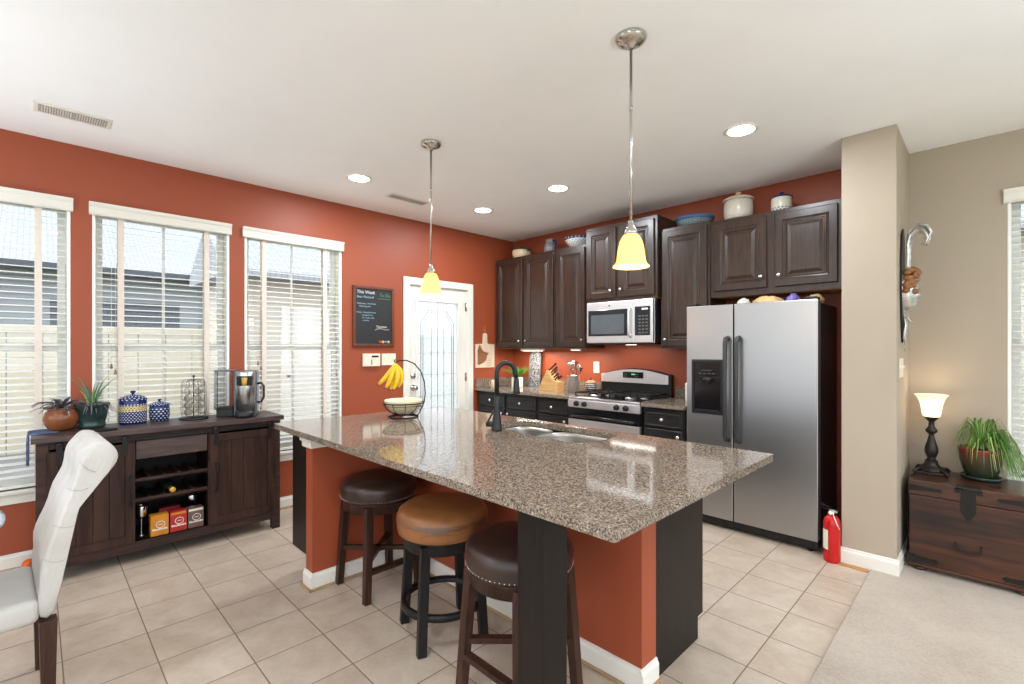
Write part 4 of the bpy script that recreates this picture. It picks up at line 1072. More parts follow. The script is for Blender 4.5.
def barn_door(y0, y1, strapy, hy):
    z0, z1 = .14, .775; x0 = SX1-.001
    d_ = MB(); fw = .05
    d_.box(x0, x0+.018, y0, y0+fw, z0, z1, .002).box(x0, x0+.018, y1-fw, y1, z0, z1, .002).box(x0, x0+.018, y0+fw, y1-fw, z0, z0+fw, .002).box(x0, x0+.018, y0+fw, y1-fw, z1-fw, z1, .002)
    dd = wpart('door', d_, M['rustic'], sb)
    pk = MB(); n = 4; wd = (y1-y0-2*fw)/n
    for k in range(n): pk.box(x0-.002, x0+.009, y0+fw+k*wd+.001, y0+fw+(k+1)*wd-.001, z0+fw, z1-fw, .002)
    wpart('door_planks', pk, M['rustic'], dd)
    for sy in strapy:
        wpart('roller_strap', MB().box(x0+.018, x0+.023, sy-.014, sy+.014, .70, .815, .001).lathe([(.019, 0), (.019, .006), (.008, .01), (0, .01)], (x0+.014, sy, .812), 16, (1,0,0)), M['iron'], dd)
    wpart('handle', MB().tube([(x0+.018, hy, .56), (x0+.04, hy, .555), (x0+.042, hy, .54), (x0+.042, hy, .40), (x0+.04, hy, .385), (x0+.018, hy, .38)], .006, 8).box(x0+.017, x0+.021, hy-.012, hy+.012, .365, .40).box(x0+.017, x0+.021, hy-.012, hy+.012, .54, .575), M['iron'], dd)
barn_door(.045, .452, (.10, .40), .428)
barn_door(.868, 1.298, (.905, 1.262), .905)
wpart('drawer', MB().box(SX1-.03, SX1-.008, .458, .856, .665, .782, .003), M['rustic_y'], sb)
for zz in (.515, .385):
    r_ = wpart('wine_shelf', MB().box(SX0+.03, SX1-.03, .449, .864, zz-.012, zz, .001).box(SX1-.046, SX1-.03, .449, .864, zz-.012, zz+.02, .002), M['rustic_dark'], sb)
    dv = MB()
    for k in range(1, 5): 
        y = .449+k*.083
        dv.prism([(y-.014, zz), (y+.014, zz), (y+.004, zz+.026), (y-.004, zz+.026)], 'X', SX0+.04, SX1-.045)
    wpart('bottle_cradle', dv, M['rustic_dark'], r_)
# inside the sideboard
def tea_box(y, x, w_, h_, mat, label, rz=0.0, face=True, z=.1375):
    t = thing('tea_box', label, 'box', (x, y, z), rz, 'small printed boxes in the sideboard')
    part('carton', MB().box(-.035, .035, -w_/2, w_/2, 0, h_, .0015), mat, t)
    if face:
        rg_ = MB(); pts = [(.0358, .024*cos(2*pi*k/24)+.004, h_*.54+.021*sin(2*pi*k/24)) for k in range(24)]
        rg_.tube(pts, .0022, 6, closed=True); rg_.tube([(.0358, -.008, h_*.53), (.0358, .003, h_*.55), (.0358, .008, h_*.53), (.0358, .016, h_*.56)], .0022, 6)
        part('round_emblem', rg_, M['chalkw'], t)
        bb_ = MB()
        for k in range(8): bb_.box(.0351, .0362, -.040+k*.0105, -.040+k*.0105+.0085, h_*.27, h_*.27+.0125-(k % 3)*.002)
        part('lettering', bb_, M['chalkw'], t)
        part('lid_flap', MB().box(.0351, .0356, -w_/2+.004, w_/2-.004, h_*.86, h_*.965), M['label'] if mat is M['boxb'] else M['boxo'], t)
tea_box(.585, -3.955, .098, .135, M['boxo'], 'orange box standing in the sideboard, front row nearest the chair')
tea_box(.69, -3.955, .094, .135, M['boxr'], 'red box standing between the orange and the brown box')
tea_box(.79, -3.957, .092, .135, M['boxb'], 'greyish brown box, last of the front row in the sideboard')
tea_box(.655, -4.045, .12, .15, M['boxd'], 'dark red box behind the orange and red boxes', 0, False)
def goblet(y, x, label):
    t = thing('goblet', label, 'goblet', (x, y, .1375), 0, 'goblets inside the sideboard')
    part('foot_and_stem', MB().lathe([(.034, 0), (.034, .002), (.006, .007), (.004, .02), (.004, .09), (.006, .098)], n=24), M['chrome'], t)
    part('bowl', MB().lathe([(.006, .098), (.026, .112), (.038, .14), (.036, .185), (.032, .205), (.0305, .205), (.035, .18), (.036, .142), (.024, .116), (0, .104)], n=24), M['chrome'], t)
goblet(.50, -4.02, 'silver goblet beside the orange box'); goblet(.80, -4.09, 'silver goblet standing behind the brown box')
wb = thing('wine_bottle', 'wine bottle with gold foil neck lying on the lower wine shelf', 'bottle', (-4.06, .6565, .4265))
part('bottle', MB().lathe([(0, -.17), (.032, -.17), (.037, -.165), (.037, .02), (.033, .045), (.018, .065), (.0145, .075), (.0145, .10)], (0,0,0), 24, (1,0,0)), M['bottle'], wb)
part('foil', MB().lathe([(.0152, .075), (.0155, .13), (.017, .132), (.017, .142), (0, .143)], (0,0,0), 24, (1,0,0)), M['gold'], wb)

# on the sideboard
ST = .8665
cl = MB(); NX, NY = 14, 10
def clothp(i, j):
    x = -4.25+.24*i/NX; s_ = j*.026
    fx = .003*sin(i*1.3)
    if s_ < .13: return (x, .10-s_+fx, ST+.001+.0012*(1+sin(i*.9+j)))
    d = s_-.13; return (x+.01*sin(i*.8)*d*6, -.028-.006*sin(i*1.2)*(d > 0)-.004, ST-d*1.15)
NY = 11
g_ = [[cl.bm.verts.new(clothp(i, j)) for j in range(NY+1)] for i in range(NX+1)]
for i in range(NX):
    for j in range(NY): f = cl.bm.faces.new((g_[i][j], g_[i+1][j], g_[i+1][j+1], g_[i][j+1])); f.smooth = True
o_ = single('cloth', cl, M['bluecloth'], 'blue cloth under the brown pot, hanging over the sideboard end', 'cloth')
sm = o_.modifiers.new('thick', 'SOLIDIFY'); sm.thickness = .002; sm.offset = 1
bp = thing('succulent_pot', 'round glazed brown pot with a grey drooping succulent', 'potted plant', (-4.16, .115, ST+.003))
part('pot', MB().lathe([(.05, 0), (.06, .008), (.078, .035), (.087, .065), (.085, .09), (.074, .115), (.066, .125), (.07, .135), (.075, .14), (.07, .142), (.06, .128), (.0, .12)], n=36), M['terra'], bp)
random.seed(3); sl = MB()
for k in range(46):
    a = random.uniform(0, 2*pi); L = random.uniform(.08, .15); lift = random.uniform(.0, .05); dr_ = random.uniform(.0, .05)
    sl.leaf([(L*q*cos(a), L*q*sin(a), .13+lift*sin(pi*q*.6)*1.6-dr_*q*q) for q in (0, .25, .5, .75, 1)], random.uniform(.018, .03), .002)
part('foliage', sl, M['succ'], bp)
tp = thing('aloe_planter', 'dark teal glazed planter with a spiky green aloe', 'potted plant', (-4.17, .262, ST))
tp.scale = (.88, .88, 1)
part('planter', MB().lathe([(.07, 0), (.078, .006), (.08, .02), (.076, .028), (.084, .06), (.094, .11), (.1, .135), (.108, .15), (.106, .156), (.095, .148), (.0, .135)], n=36, wob=lambda a, h: 1+(.03*cos(6*a) if h > .12 else 0)), M['tealpot'], tp)
for nm, mt, n_, hh, seed in (('leaf', 'aloe', 9, (.15, .25), 5), ('pale_leaf', 'aloe_pale', 6, (.12, .26), 8)):
    random.seed(seed); al = MB()
    for k in range(n_):
        a = random.uniform(0, 2*pi); L = random.uniform(*hh); sp_ = random.uniform(.25, .75)
        pts = [(L*sp_*q*q*cos(a)+.02*cos(a), L*sp_*q*q*sin(a)+.02*sin(a), .13+L*q*(1-.15*q)) for q in (0, .25, .5, .75, 1)]
        al.tube(pts, .008, 6, rs=[.010, .0085, .0065, .004, .0008], flat=.5)
    part('leaves' if nm == 'leaf' else 'pale_leaves', al, M[mt], tp)
random.seed(9); tl_ = MB()
for k in range(9):
    a = random.uniform(-.4, 1.9); L = random.uniform(.11, .2)
    tl_.leaf([(L*q*cos(a), L*q*sin(a), .145+.03*sin(pi*q)-.05*q*q) for q in (0, .3, .6, .85, 1)], .012, .001)
part('trailing_leaves', tl_, M['succ'], tp)
single('coaster', MB().box(-.045, .045, -.075, .075, 0, .012, .003), M['espresso'], 'thin dark block lying in front of the teal planter', 'coaster', (-3.965, .295, ST))
CAN_PROF = [(.92, 0), (.97, .01), (.97, .03), (1.0, .06), (1.0, .66), (.97, .70), (.97, .715)]
def canister(name, loc, r, h, mat, matlid, label, knob, round_=False, group=None):
    t = thing(name, label, 'canister', loc, 0, group)
    if round_: prof = [(.72*r, 0), (.86*r, .02*h), (.98*r, .2*h), (1.0*r, .42*h), (.97*r, .6*h), (.9*r, .72*h)]
    else: prof = [(a*r, b*h) for a, b in CAN_PROF]
    part('jar', MB().lathe(prof, n=40), mat, t)
    z = prof[-1][1]
    ld = part('lid', MB().lathe([(1.03*r, z), (1.06*r, z+.01*h), (1.04*r, z+.035*h), (.85*r, z+.09*h), (.5*r, z+.15*h), (.2*r, z+.175*h), (0, z+.18*h)], n=40), matlid, t)
    part('lid_knob', MB().lathe([(.10*r, z+.17*h), (.10*r, z+.2*h), (.2*r, z+.235*h), (.2*r, z+.27*h), (.1*r, z+.285*h), (0, z+.285*h)], n=20), knob, ld)
    return t
M['bluepot'] = uv_dots('blue stoneware with white dots', BLUE, WHITE, 26, 14, .25, [(.55, .78, YEL, BLUE), (.86, 1.0, BLUE, None), (.0, .06, BLUE, None)])
M['bluelid'] = uv_dots('blue stoneware lid with white dots', BLUE, WHITE, 18, 4, .22)
M['blueplain'] = plain('cobalt glaze', BLUE, .2)
M['bluepot2'] = uv_dots('blue stoneware with pale dots', BLUE, srgb(200, 205, 190), 15, 7, .26, [(.82, 1.0, srgb(40, 70, 130), None)])
canister('canister', (-4.19, .475, ST), .078, .225, M['bluepot'], M['bluelid'], 'tall blue canister with white dots and a yellow band on the sideboard', M['blueplain'], False, 'blue dotted canisters')
canister('canister', (-4.20, .625, ST), .062, .155, M['bluepot2'], M['bluelid'], 'small round blue canister beside the tall dotted one', M['blueplain'], True, 'blue dotted canisters')
# coffee pod carousel
pc = thing('pod_carousel', 'black wire carousel holding coffee pods on the sideboard', 'pod holder', (-4.14, .82, ST))
part('base', MB().lathe([(.09, 0), (.092, .006), (.088, .014), (.03, .02), (0, .02)], n=36), M['black'], pc)
part('pole', MB().cyl((0,0,.02), (0,0,.305), .0035).ball((0,0,.312), .009, n=12), M['iron'], pc)
NC = 6; random.seed(4)
cw = MB()
for k in range(NC):
    a = 2*pi*k/NC+.2; u = Vector((cos(a), sin(a), 0)); 
    cw.tube([u*.004+Vector((0,0,.28)), u*.03+Vector((0,0,.292)), u*.06+Vector((0,0,.284)), u*.076+Vector((0,0,.262)), u*.078+Vector((0,0,.06)), u*.07+Vector((0,0,.02))], .0015, 6)
    for j in range(5):
        z = .055+j*.05; c = u*.055+Vector((0,0,z)); v = Vector((-sin(a), cos(a), 0)); 
        cw.tube([c+v*.0215*cos(2*pi*q/14)+Vector((0,0,1))*.0215*sin(2*pi*q/14)+u*.012 for q in range(14)], .0012, 5, closed=True)
part('wire_frame', cw, M['iron'], pc)
pod0 = None
spots = [(k, j) for k in range(NC) for j in range(5) if (j < 4 and (k*7+j*3) % 4 != 0)]
names_ = ('lowest', 'second lowest', 'middle', 'upper')
for n_, (k, j) in enumerate(spots):
    a = 2*pi*k/NC+.2; z = .055+j*.05; loc = (-4.14+.066*cos(a), .82+.066*sin(a), ST+z)
    lab = f'coffee pod on the {names_[j]} row of the wire carousel'
    if pod0 is None:
        pod0 = thing('coffee_pod', lab, 'coffee pod', loc, a, 'coffee pods in the carousel')
        part('cup', MB().lathe([(0, -.032), (.0165, -.032), (.0195, -.002), (.0205, 0)], (0,0,0), 18, (1,0,0)), M['label'], pod0)
        part('foil_lid', MB().lathe([(.0205, 0), (.0205, .0012), (.012, .0016), (0, .0016)], (0,0,0), 18, (1,0,0)), M['silverfoil'], pod0)
    else: dup(pod0, loc, a, lab)
# coffee maker
km = thing('coffee_maker', 'silver and black pod coffee maker with a clear water tank on the sideboard', 'coffee maker', (-4.09, 1.08, ST), R(-22))
part('body', MB().box(-.13, .06, -.005, .15, 0, .345, .012, 3), M['km_grey'], km)
part('front_column', MB().lathe([(.066, .0), (.066, .335), (.06, .343), (0, .345)], (.065, .075, 0), 36), M['steelv'], km)
part('drip_tray', MB().lathe([(.062, 0), (.064, .012), (.064, .05), (.05, .052), (0, .052)], (.105, .075, .001), 32), M['black'], km)
part('brew_window', MB().box(.10, .136, .022, .128, .235, .31, .01), M['blackgloss'], km)
part('spout', MB().lathe([(.012, 0), (.016, .02), (.02, .06)], (.138, .075, .238), 14), M['gold'], km)
part('tank', MB().box(-.12, .05, -.135, -.012, .055, .34, .01, 3), M['clear'], km)
part('tank_base', MB().box(-.10, .04, -.12, -.008, 0, .07, .006), M['black'], km)
part('tank_lid', MB().box(-.122, .052, -.137, -.010, .3405, .352, .004), M['km_grey'], km)
part('handle', MB().tube([(.03, .15, .245), (.03, .178, .25), (.03, .195, .225), (.03, .195, .14), (.03, .178, .105), (.03, .15, .10)], .0085, 10), M['black'], km)

# ---------------------------------------------------------------- tufted chair and bistro table
ch = thing('dining_chair', 'white leather chair with a tufted scroll back and dark legs', 'chair', (-2.5, 0.0, 0), 0)
W_ = .45
front = [(.006, .44), (.006, .53), (.022, .60), (.040, .665), (.062, .735), (.084, .80), (.104, .865), (.120, .925), (.132, .965), (.144, .998), (.165, 1.014), (.194, 1.013), (.220, .997), (.238, .968), (.242, .938), (.231, .906), (.208, .888), (.178, .893), (.158, .884), (.143, .845), (.131, .79), (.114, .73), (.097, .66), (.082, .59), (.071, .526), (.062, .44), (.056, .365), (.006, .365)]
nF = 14      # indices of the tufted run
bk = MB(); NXC = 24; grid = []
random.seed(2)
for i in range(NXC+1):
    x = -W_*i/NXC; e = min(i, NXC-i)/NXC; edge = max(0, 1-e/.07)
    ring = []
    for k, (y, z) in enumerate(front):
        s_ = 0
        if 1 <= k <= 9:
            s_ = abs(sin(pi*(i/NXC*3+.5*(k//2 % 2)*0)))*abs(sin(pi*(k-1)/2.6))*.030 - .008
        # inset corners so the side edges are rounded
        cy, cz = front[(27-k) % 28]
        f = edge**2*.10
        yy = y+(cy-y)*f*.5; zz = z+(cz-z)*f*.5 if 2 < k < 22 else z
        if 1 <= k <= 9:
            k0, k1 = front[k-1], front[k+1]; tx, tz = k1[0]-k0[0], k1[1]-k0[1]; L = math.hypot(tx, tz); yy += -tz/L*s_*(1-edge); zz += tx/L*s_*(1-edge)
        ring.append(bk.bm.verts.new((x, yy, zz)))
    grid.append(ring)
n_ = len(front)
for i in range(NXC):
    for k in range(n_):
        f = bk.bm.faces.new((grid[i][k], grid[i+1][k], grid[i+1][(k+1) % n_], grid[i][(k+1) % n_])); f.smooth = True
bk.bm.faces.new(grid[0]); bk.bm.faces.new(grid[-1][::-1])
ob = part('backrest', bk, M['leather_white'], ch)
sd = ob.modifiers.new('soft', 'SUBSURF'); sd.levels = 1; sd.render_levels = 1
# crease shade painted as grey lines on the back's side; tuft buttons
sm_ = MB()
for (a, b) in (((.016, .60), (.076, .575)), ((.042, .72), (.108, .70)), ((.082, .85), (.145, .835)), ((.12, .945), (.168, .895))):
    pts = [(.0002, a[0]+(b[0]-a[0])*q, a[1]+(b[1]-a[1])*q-.010*sin(pi*q)) for q in (0, .25, .5, .75, 1)]
    sm_.tube(pts, .0010, 6)
part('crease_shade', sm_, M['crease_shade'], ch)
for (y, z) in ((.022, .665), (.062, .80), (.101, .925)):
    for i in range(3): part('button', MB().ball((-.075-.15*i, y+.012, z-.004), .011, sy=.5, n=10), M['leather_white'], ch)
st_ = MB(); st_.box(-W_+.0, 0, -.47, .012, .358, .452, .028, 4)
ob = part('seat', st_, M['leather_white'], ch, smooth=True)
for (x, y0, y1, w0, w1) in ((-.03, .035, .085, .055, .036), (-W_+.03, .035, .085, .055, .036)):
    part('leg', MB().bar((x, y1-.05, .0), (x, y0, .36), .036, .04, up=(1,0,0), bev=.002, taper=1.4), M['stoolwood'], ch)
for x in (-.035, -W_+.035):
    part('leg', MB().bar((x, -.44, .0), (x, -.435, .36), .032, .032, up=(1,0,0), bev=.002, taper=1.4), M['stoolwood'], ch)
ch.rotation_euler = (0, 0, R(2.5))
tb = thing('bistro_table', 'round table with a blue and white top, cut off by the picture edge', 'table', (-2.63, -.63, 0))
M['bwtop'] = None
t_ = NT('blue and white swirled glaze'); n1 = t_.noise(t_.coord(), 9, 4, .6, 3); t_.set(Base_Color=t_.ramp(n1, [(.38, srgb(60, 96, 150)), (.5, srgb(200, 214, 228)), (.62, srgb(236, 240, 244))]), Roughness=.15); M['bwtop'] = t_.m
part('top', MB().lathe([(0, .725), (.53, .725), (.55, .735), (.55, .745), (.535, .752), (0, .752)], n=64), M['bwtop'], tb)
part('apron', MB().lathe([(.48, .67), (.5, .67), (.5, .7245), (.48, .7245), (.48, .67)], n=64, cap=False), M['trim'], tb)
part('pedestal', MB().lathe([(.2, 0), (.2, .02), (.05, .05), (.035, .12), (.045, .35), (.035, .6), (.12, .7), (.12, .7245), (0, .7245)], n=32), M['trim'], tb)
single('toy_ball', MB().ball((0,0,0), .034, n=20), M['orange'], 'small orange ball on the tiles against the white baseboard', 'ball', (-4.255, -.03, .034))

# ---------------------------------------------------------------- beige column and trunk corner
wm = thing('wall_mask', 'silver and bronze face mask ornament with curling plumes on the beige column', 'wall decoration', (-.41, 3.90, 1.76))
wm.scale = (1.12, 1.2, .95)
# backplate, plumes and face stand out along +x
bpz = [(.0, .40), (.045, .36), (.07, .22), (.075, .0), (.06, -.18), (.02, -.33), (-.02, -.36), (-.06, -.18), (-.075, 0), (-.07, .22), (-.045, .36)]
part('backplate', MB().prism(bpz, 'X', .002, .010, .002), M['ironb'], wm)
plm = MB()
for (yo, L, cur, r0) in ((0, .40, .075, .016), (-.035, .36, .062, .012), (.035, .37, .066, .012)):
    pts = [(.012, yo*.3, .02), (.03, yo*.6, .12), (.035, yo*.9, .22), (.034, yo, L-.08), (.045, yo, L-.02), (.07, yo, L+.01), (.07+cur*.5, yo, L), (.07+cur*.75, yo, L-.045), (.07+cur*.55, yo, L-.09), (.07+cur*.3, yo, L-.075)]
    plm.tube(pts, r0, 10, rs=[r0*.5, r0*.6, r0*.8, r0, r0*1.2, r0*1.5, r0*1.6, r0*1.3, r0*.9, r0*.4], flat=.5)
part('plume', plm, M['silver'], wm)
fc = MB(); n0 = 20
prof_face = [(-.16, .012, .010), (-.145, .03, .022), (-.125, .052, .038), (-.105, .066, .047), (-.09, .06, .052), (-.08, .068, .056), (-.066, .062, .060), (-.055, .088, .062), (-.035, .075, .066), (-.012, .062, .068), (.01, .07, .07), (.045, .066, .068), (.075, .045, .058), (.095, .02, .04)]
prev = None
for (z, dx, hw) in prof_face:
    ring = []
    for k in range(n0+1):
        a = -pi/2+pi*k/n0; bump_ = dx
        if abs(a) > .35: bump_ = min(dx, .062)
        ring.append(fc.bm.verts.new((.008+bump_*cos(a)**.8 if cos(a) > 1e-4 else .008, hw*sin(a), z)))
    if prev:
        for k in range(n0): f = fc.bm.faces.new((prev[k], prev[k+1], ring[k+1], ring[k])); f.smooth = True
    prev = ring
part('face', fc, M['silver'], wm)
hr_ = MB(); random.seed(12)
for k in range(70):
    a = random.uniform(-1.35, 1.35); z = random.uniform(-.06, .12) if abs(a) > .5 else .09
    hr_.ball((.016+.055*cos(a)*random.uniform(.7, 1.0), .068*sin(a), z+.01 if abs(a) > .5 else .085+.03*random.random()), random.uniform(.013, .021), n=8)
part('curls', hr_, M['bronze'], wm, 'bronze curled hair')
part('headband', MB().tube([(.012, -.072, .05), (.05, -.05, .052), (.082, 0, .055), (.05, .05, .052), (.012, .072, .05)], .006, 8), M['silver'], wm)
rb = MB()
for yo, zz in ((-.02, -.36), (.0, -.42), (.022, -.38)): rb.tube([(.008, yo*.5, -.15), (.02, yo, -.24), (.012, yo*1.2, -.32), (.016, yo, zz)], .006, 8, rs=[.007, .006, .006, .002])
rb.tube([(.012, 0, -.17), (.035, .0, -.21), (.055, 0, -.235)], .006, 8, rs=[.007, .006, .002])
part('ribbon', rb, M['silver'], wm)

tk = thing('wooden_trunk', 'dark wood trunk with black iron latch, straps and bun feet on the carpet', 'trunk', (-.10, 4.07, .012))
TX0, TX1, TY0, TY1 = -.372, .178, 3.852, 4.285
wpart('box', MB().box(TX0+.004, TX1-.004, TY0+.004, TY1-.004, .055, .475, .004), M['trunk'], tk)
gv = MB()
for z in (.195, .335): gv.box(TX0+.0035, TX1-.0035, TY0+.0030, TY0+.0041, z-.0012, z+.0012)
wpart('board_joint', gv, M['ironb'], tk)
wpart('lid', MB().box(TX0, TX1, TY0, TY1, .478, .568, .006), M['trunk'], tk)
wpart('base_moulding', MB().box(TX0, TX1, TY0, TY1, .036, .0545, .004), M['trunk'], tk)
for fx in (TX0+.05, TX1-.05):
    for fy in (TY0+.045, TY1-.045): wpart('bun_foot', MB().lathe([(.03, .0), (.042, .008), (.042, .018), (.03, .0235)], (fx, fy, .0122), 20), M['trunk'], tk)
LXc = -.10
la = wpart('latch', MB().prism([(LXc-.032, .55), (LXc+.032, .55), (LXc+.034, .43), (LXc+.012, .385), (LXc, .375), (LXc-.012, .385), (LXc-.034, .43)], 'Y', TY0-.006, TY0-.0002, .001), M['iron'], tk)
wpart('latch_hinge', MB().cyl((LXc-.055, TY0-.003, .556), (LXc+.055, TY0-.003, .556), .0055).box(LXc-.052, LXc+.052, TY0-.004, TY0+.05, .5682, .571).box(LXc-.06, LXc-.035, TY0-.005, TY0-.0003, .53, .56).box(LXc+.035, LXc+.06, TY0-.005, TY0-.0003, .53, .56), M['iron'], la)
wpart('ring', MB().tube([(LXc+.11+.024*cos(2*pi*k/16), TY0+.12+.024*sin(2*pi*k/16), .5725) for k in range(16)], .003, 8, closed=True), M['iron'], tk)
def strap(x_out, dirx, z, L):
    p = [(x_out, z-.02), (x_out+dirx*L*.5, z-.012), (x_out+dirx*L*.8, z-.008), (x_out+dirx*L*.9, z-.013), (x_out+dirx*L, z), (x_out+dirx*L*.9, z+.013), (x_out+dirx*L*.8, z+.008), (x_out+dirx*L*.5, z+.012), (x_out, z+.02)]
    wpart('strap', MB().prism(p, 'Y', TY0-.005, TY0-.0003 if z > .4 else TY0+.0035, .001), M['iron'], tk)
strap(TX0, 1, .522, .16); strap(TX1, -1, .522, .16); strap(TX0, 1, .085, .14); strap(TX1, -1, .085, .14)
wpart('bail_handle', MB().tube([(LXc-.055, TY0-.002, .235), (LXc-.055, TY0-.014, .225), (LXc-.05, TY0-.018, .19), (LXc, TY0-.02, .175), (LXc+.05, TY0-.018, .19), (LXc+.055, TY0-.014, .225), (LXc+.055, TY0-.002, .235)], .004, 8), M['iron'], tk)

tl = thing('table_lamp', 'lit lamp with an upturned frosted glass shade and black turned base', 'lamp', (-.282, 4.135, .5685))
part('base', MB().box(-.072, .072, -.072, .072, 0, .018, .005).lathe([(.075, .018), (.07, .032), (.05, .044), (.034, .062), (.03, .085)], n=32, wob=lambda a, h: 1+.05*cos(8*a)), M['ironb'], tl)
for sx in (-1, 1):
    for sy in (-1, 1): part('scroll_foot', MB().tube([(sx*.045, sy*.045, .03), (sx*.07, sy*.07, .028), (sx*.084, sy*.084, .012), (sx*.076, sy*.076, .007)], .009, 8), M['ironb'], tl)
part('stem', MB().lathe([(.03, .085), (.02, .098), (.026, .112), (.036, .14), (.034, .17), (.022, .21), (.014, .245), (.014, .256), (.028, .268), (.032, .28), (.026, .292), (.016, .305), (.015, .335), (.028, .352), (.038, .362), (.038, .368), (0, .368)], n=32), M['ironb'], tl)
og = [(.038, .369), (.045, .377), (.049, .40), (.052, .425), (.059, .46), (.070, .49), (.084, .508), (.089, .513)]
part('shade', MB().lathe(og+[(r-.004, z+.001) for r, z in og[::-1]], n=40, cap=False), M['lampshade'], tl)
part('bulb', MB().lathe([(.012, .37), (.014, .385), (.024, .41), (.026, .425), (.018, .445), (0, .45)], n=20), M['bulb'], tl)
part('cord', MB().tube([(-.06, -.05, .006), (-.085, -.16, .004), (-.094, -.2, -.02), (-.099, -.22, -.2), (-.1, -.2, -.42), (-.094, -.12, -.545)], .0028, 6), M['black'], tl)
lamp('lamp_glow', 'POINT', (0, 0, .48), .35, (1, .82, .58), tl, shadow_soft_size=.04)

sp_ = thing('spider_plant', 'bushy green spider plant in a red and green glazed pot on the trunk', 'potted plant', (-.05, 4.165, .5685))
sp_.scale = (.9, .9, 1.06)
def redpot():
    t = NT('red to green glazed pot'); c = t.n('TexCoord'); s = t.n('SeparateXYZ'); t.l(c.outputs['Object'], s.inputs[0])
    n = t.noise(t.coord(), 18, 4); f = t.math('ADD', s.outputs[2], t.math('MULTIPLY', n, .06))
    t.set(Base_Color=t.ramp(t.math('MULTIPLY', f, 4), [(.35, srgb(50, 58, 40)), (.62, srgb(80, 62, 44)), (.8, srgb(120, 42, 34))]), Roughness=.15); return t.m
part('pot', MB().lathe([(.07, .012), (.078, .014), (.098, .06), (.112, .11), (.118, .16), (.124, .178), (.12, .184), (.108, .176), (0, .165)], n=36), redpot(), sp_)
part('saucer', MB().lathe([(.08, 0), (.1, .004), (.112, .02), (.108, .022), (.09, .011), (0, .011)], n=36), M['tealpot'], sp_)
part('soil', MB().lathe([(.107, .166), (0, .17)], n=24), M['soil'], sp_)
for nm, mt, cnt, seed in (('leaves', 'spider', 150, 21), ('pale_leaves', 'spider_pale', 60, 22)):
    random.seed(seed); lf = MB()
    for k in range(cnt):
        m_ = random.random()
        if m_ < .5: a = random.gauss(R(-8), .42); L = random.uniform(.17, .29); up = random.uniform(.06, .14); dr_ = random.uniform(.16, .34)
        elif m_ < .85: a = random.uniform(R(10), R(185)); L = random.uniform(.10, .19); up = random.uniform(.09, .18); dr_ = random.uniform(.03, .14)
        else: a = random.uniform(R(185), R(330)); L = random.uniform(.12, .18); up = random.uniform(.03, .08); dr_ = random.uniform(.05, .24)
        pts = []
        for q in (0, .15, .3, .5, .7, .85, 1):
            rr = L*(q**.8)*.85; z = .17+up*sin(pi*min(1, q*1.25)*.75)*1.1-dr_*max(0, q-.35)**1.6*1.5
            x_, y_ = rr*cos(a), rr*sin(a)
            y_ = min(y_, .125)
            if math.hypot(x_, y_) < .13: z = max(z, .19)
            z = max(z, .03)
            pts.append((x_, y_, z))
        lf.leaf(pts, random.uniform(.007, .012), .0008)
    part(nm, lf, M[mt], sp_)

# ---------------------------------------------------------------- island top: fruit basket, bowl, bananas
fb_ = thing('fruit_basket', 'black wire fruit basket with a banana hook on the island', 'fruit basket', (-2.84, 1.775, CT), R(45))
wf = MB()
ring_ = lambda r, z, n=32: [(r*cos(2*pi*k/n), r*sin(2*pi*k/n), z) for k in range(n)]
wf.tube(ring_(.098, .004), .004, 8, closed=True); wf.tube(ring_(.052, .022), .0035, 8, closed=True); wf.tube(ring_(.138, .098), .0042, 8, closed=True); wf.tube(ring_(.135, .082), .002, 6, closed=True)
for k in range(10):
    a = 2*pi*k/10; u, v = cos(a), sin(a)
    wf.tube([(u*.052, v*.052, .022), (u*.09, v*.09, .034), (u*.122, v*.122, .062), (u*.138, v*.138, .098)], .0022, 6)
for k in range(3):
    a = 2*pi*k/3+.5; wf.tube([(cos(a)*.098, sin(a)*.098, .004), (cos(a)*.075, sin(a)*.075, .016), (cos(a)*.052, sin(a)*.052, .022)], .003, 6)
part('basket', wf, M['iron'], fb_)
hk = [(.09, 0, .005), (.108, 0, .03), (.14, 0, .10), (.148, 0, .16), (.142, 0, .24), (.118, 0, .31), (.075, 0, .362), (.02, 0, .386), (-.03, 0, .384), (-.058, 0, .37), (-.062, 0, .378), (-.056, 0, .392)]
part('banana_hook', MB().tube(hk, .0042, 8), M['iron'], fb_)
bw = single('fruit_bowl', MB().lathe([(.055, .0), (.06, .002), (.085, .018), (.112, .045), (.126, .075), (.128, .088), (.124, .088), (.108, .05), (.08, .025), (0, .012)], n=44), None, 'cream ribbed bowl with small red flowers sitting in the wire basket', 'bowl', (-2.84, 1.775, CT+.030))
def bowlmat():
    t = NT('cream ribbed stoneware with red flowers'); c = t.n('TexCoord'); s = t.n('SeparateXYZ'); t.l(c.outputs['UV'], s.inputs[0])
    f = t.math('FRACT', t.math('MULTIPLY', s.outputs[1], 7)); 
    vo = t.n('TexVoronoi'); vo.inputs['Scale'].default_value = 18; t.l(t.coord(), vo.inputs['Vector'])
    o = t.n('SeparateXYZ'); t.l(c.outputs['Object'], o.inputs[0])
    inb = t.math('MULTIPLY', t.math('GREATER_THAN', o.outputs[2], .035), t.math('LESS_THAN', o.outputs[2], .07))
    fl = t.math('MULTIPLY', inb, t.math('LESS_THAN', vo.outputs['Distance'], .22))
    t.set(Base_Color=t.mix(fl, t.ramp(f, [(.0, srgb(196, 178, 140)), (.3, srgb(236, 222, 190))]), srgb(180, 60, 30)), Roughness=.25)
    t.bump(f, .4, .003); return t.m
bw.data.materials.clear(); bw.data.materials.append(bowlmat())
hx = Vector((-2.84, 1.775, CT)) + Vector((-.058*cos(R(45)), -.058*sin(R(45)), .372))
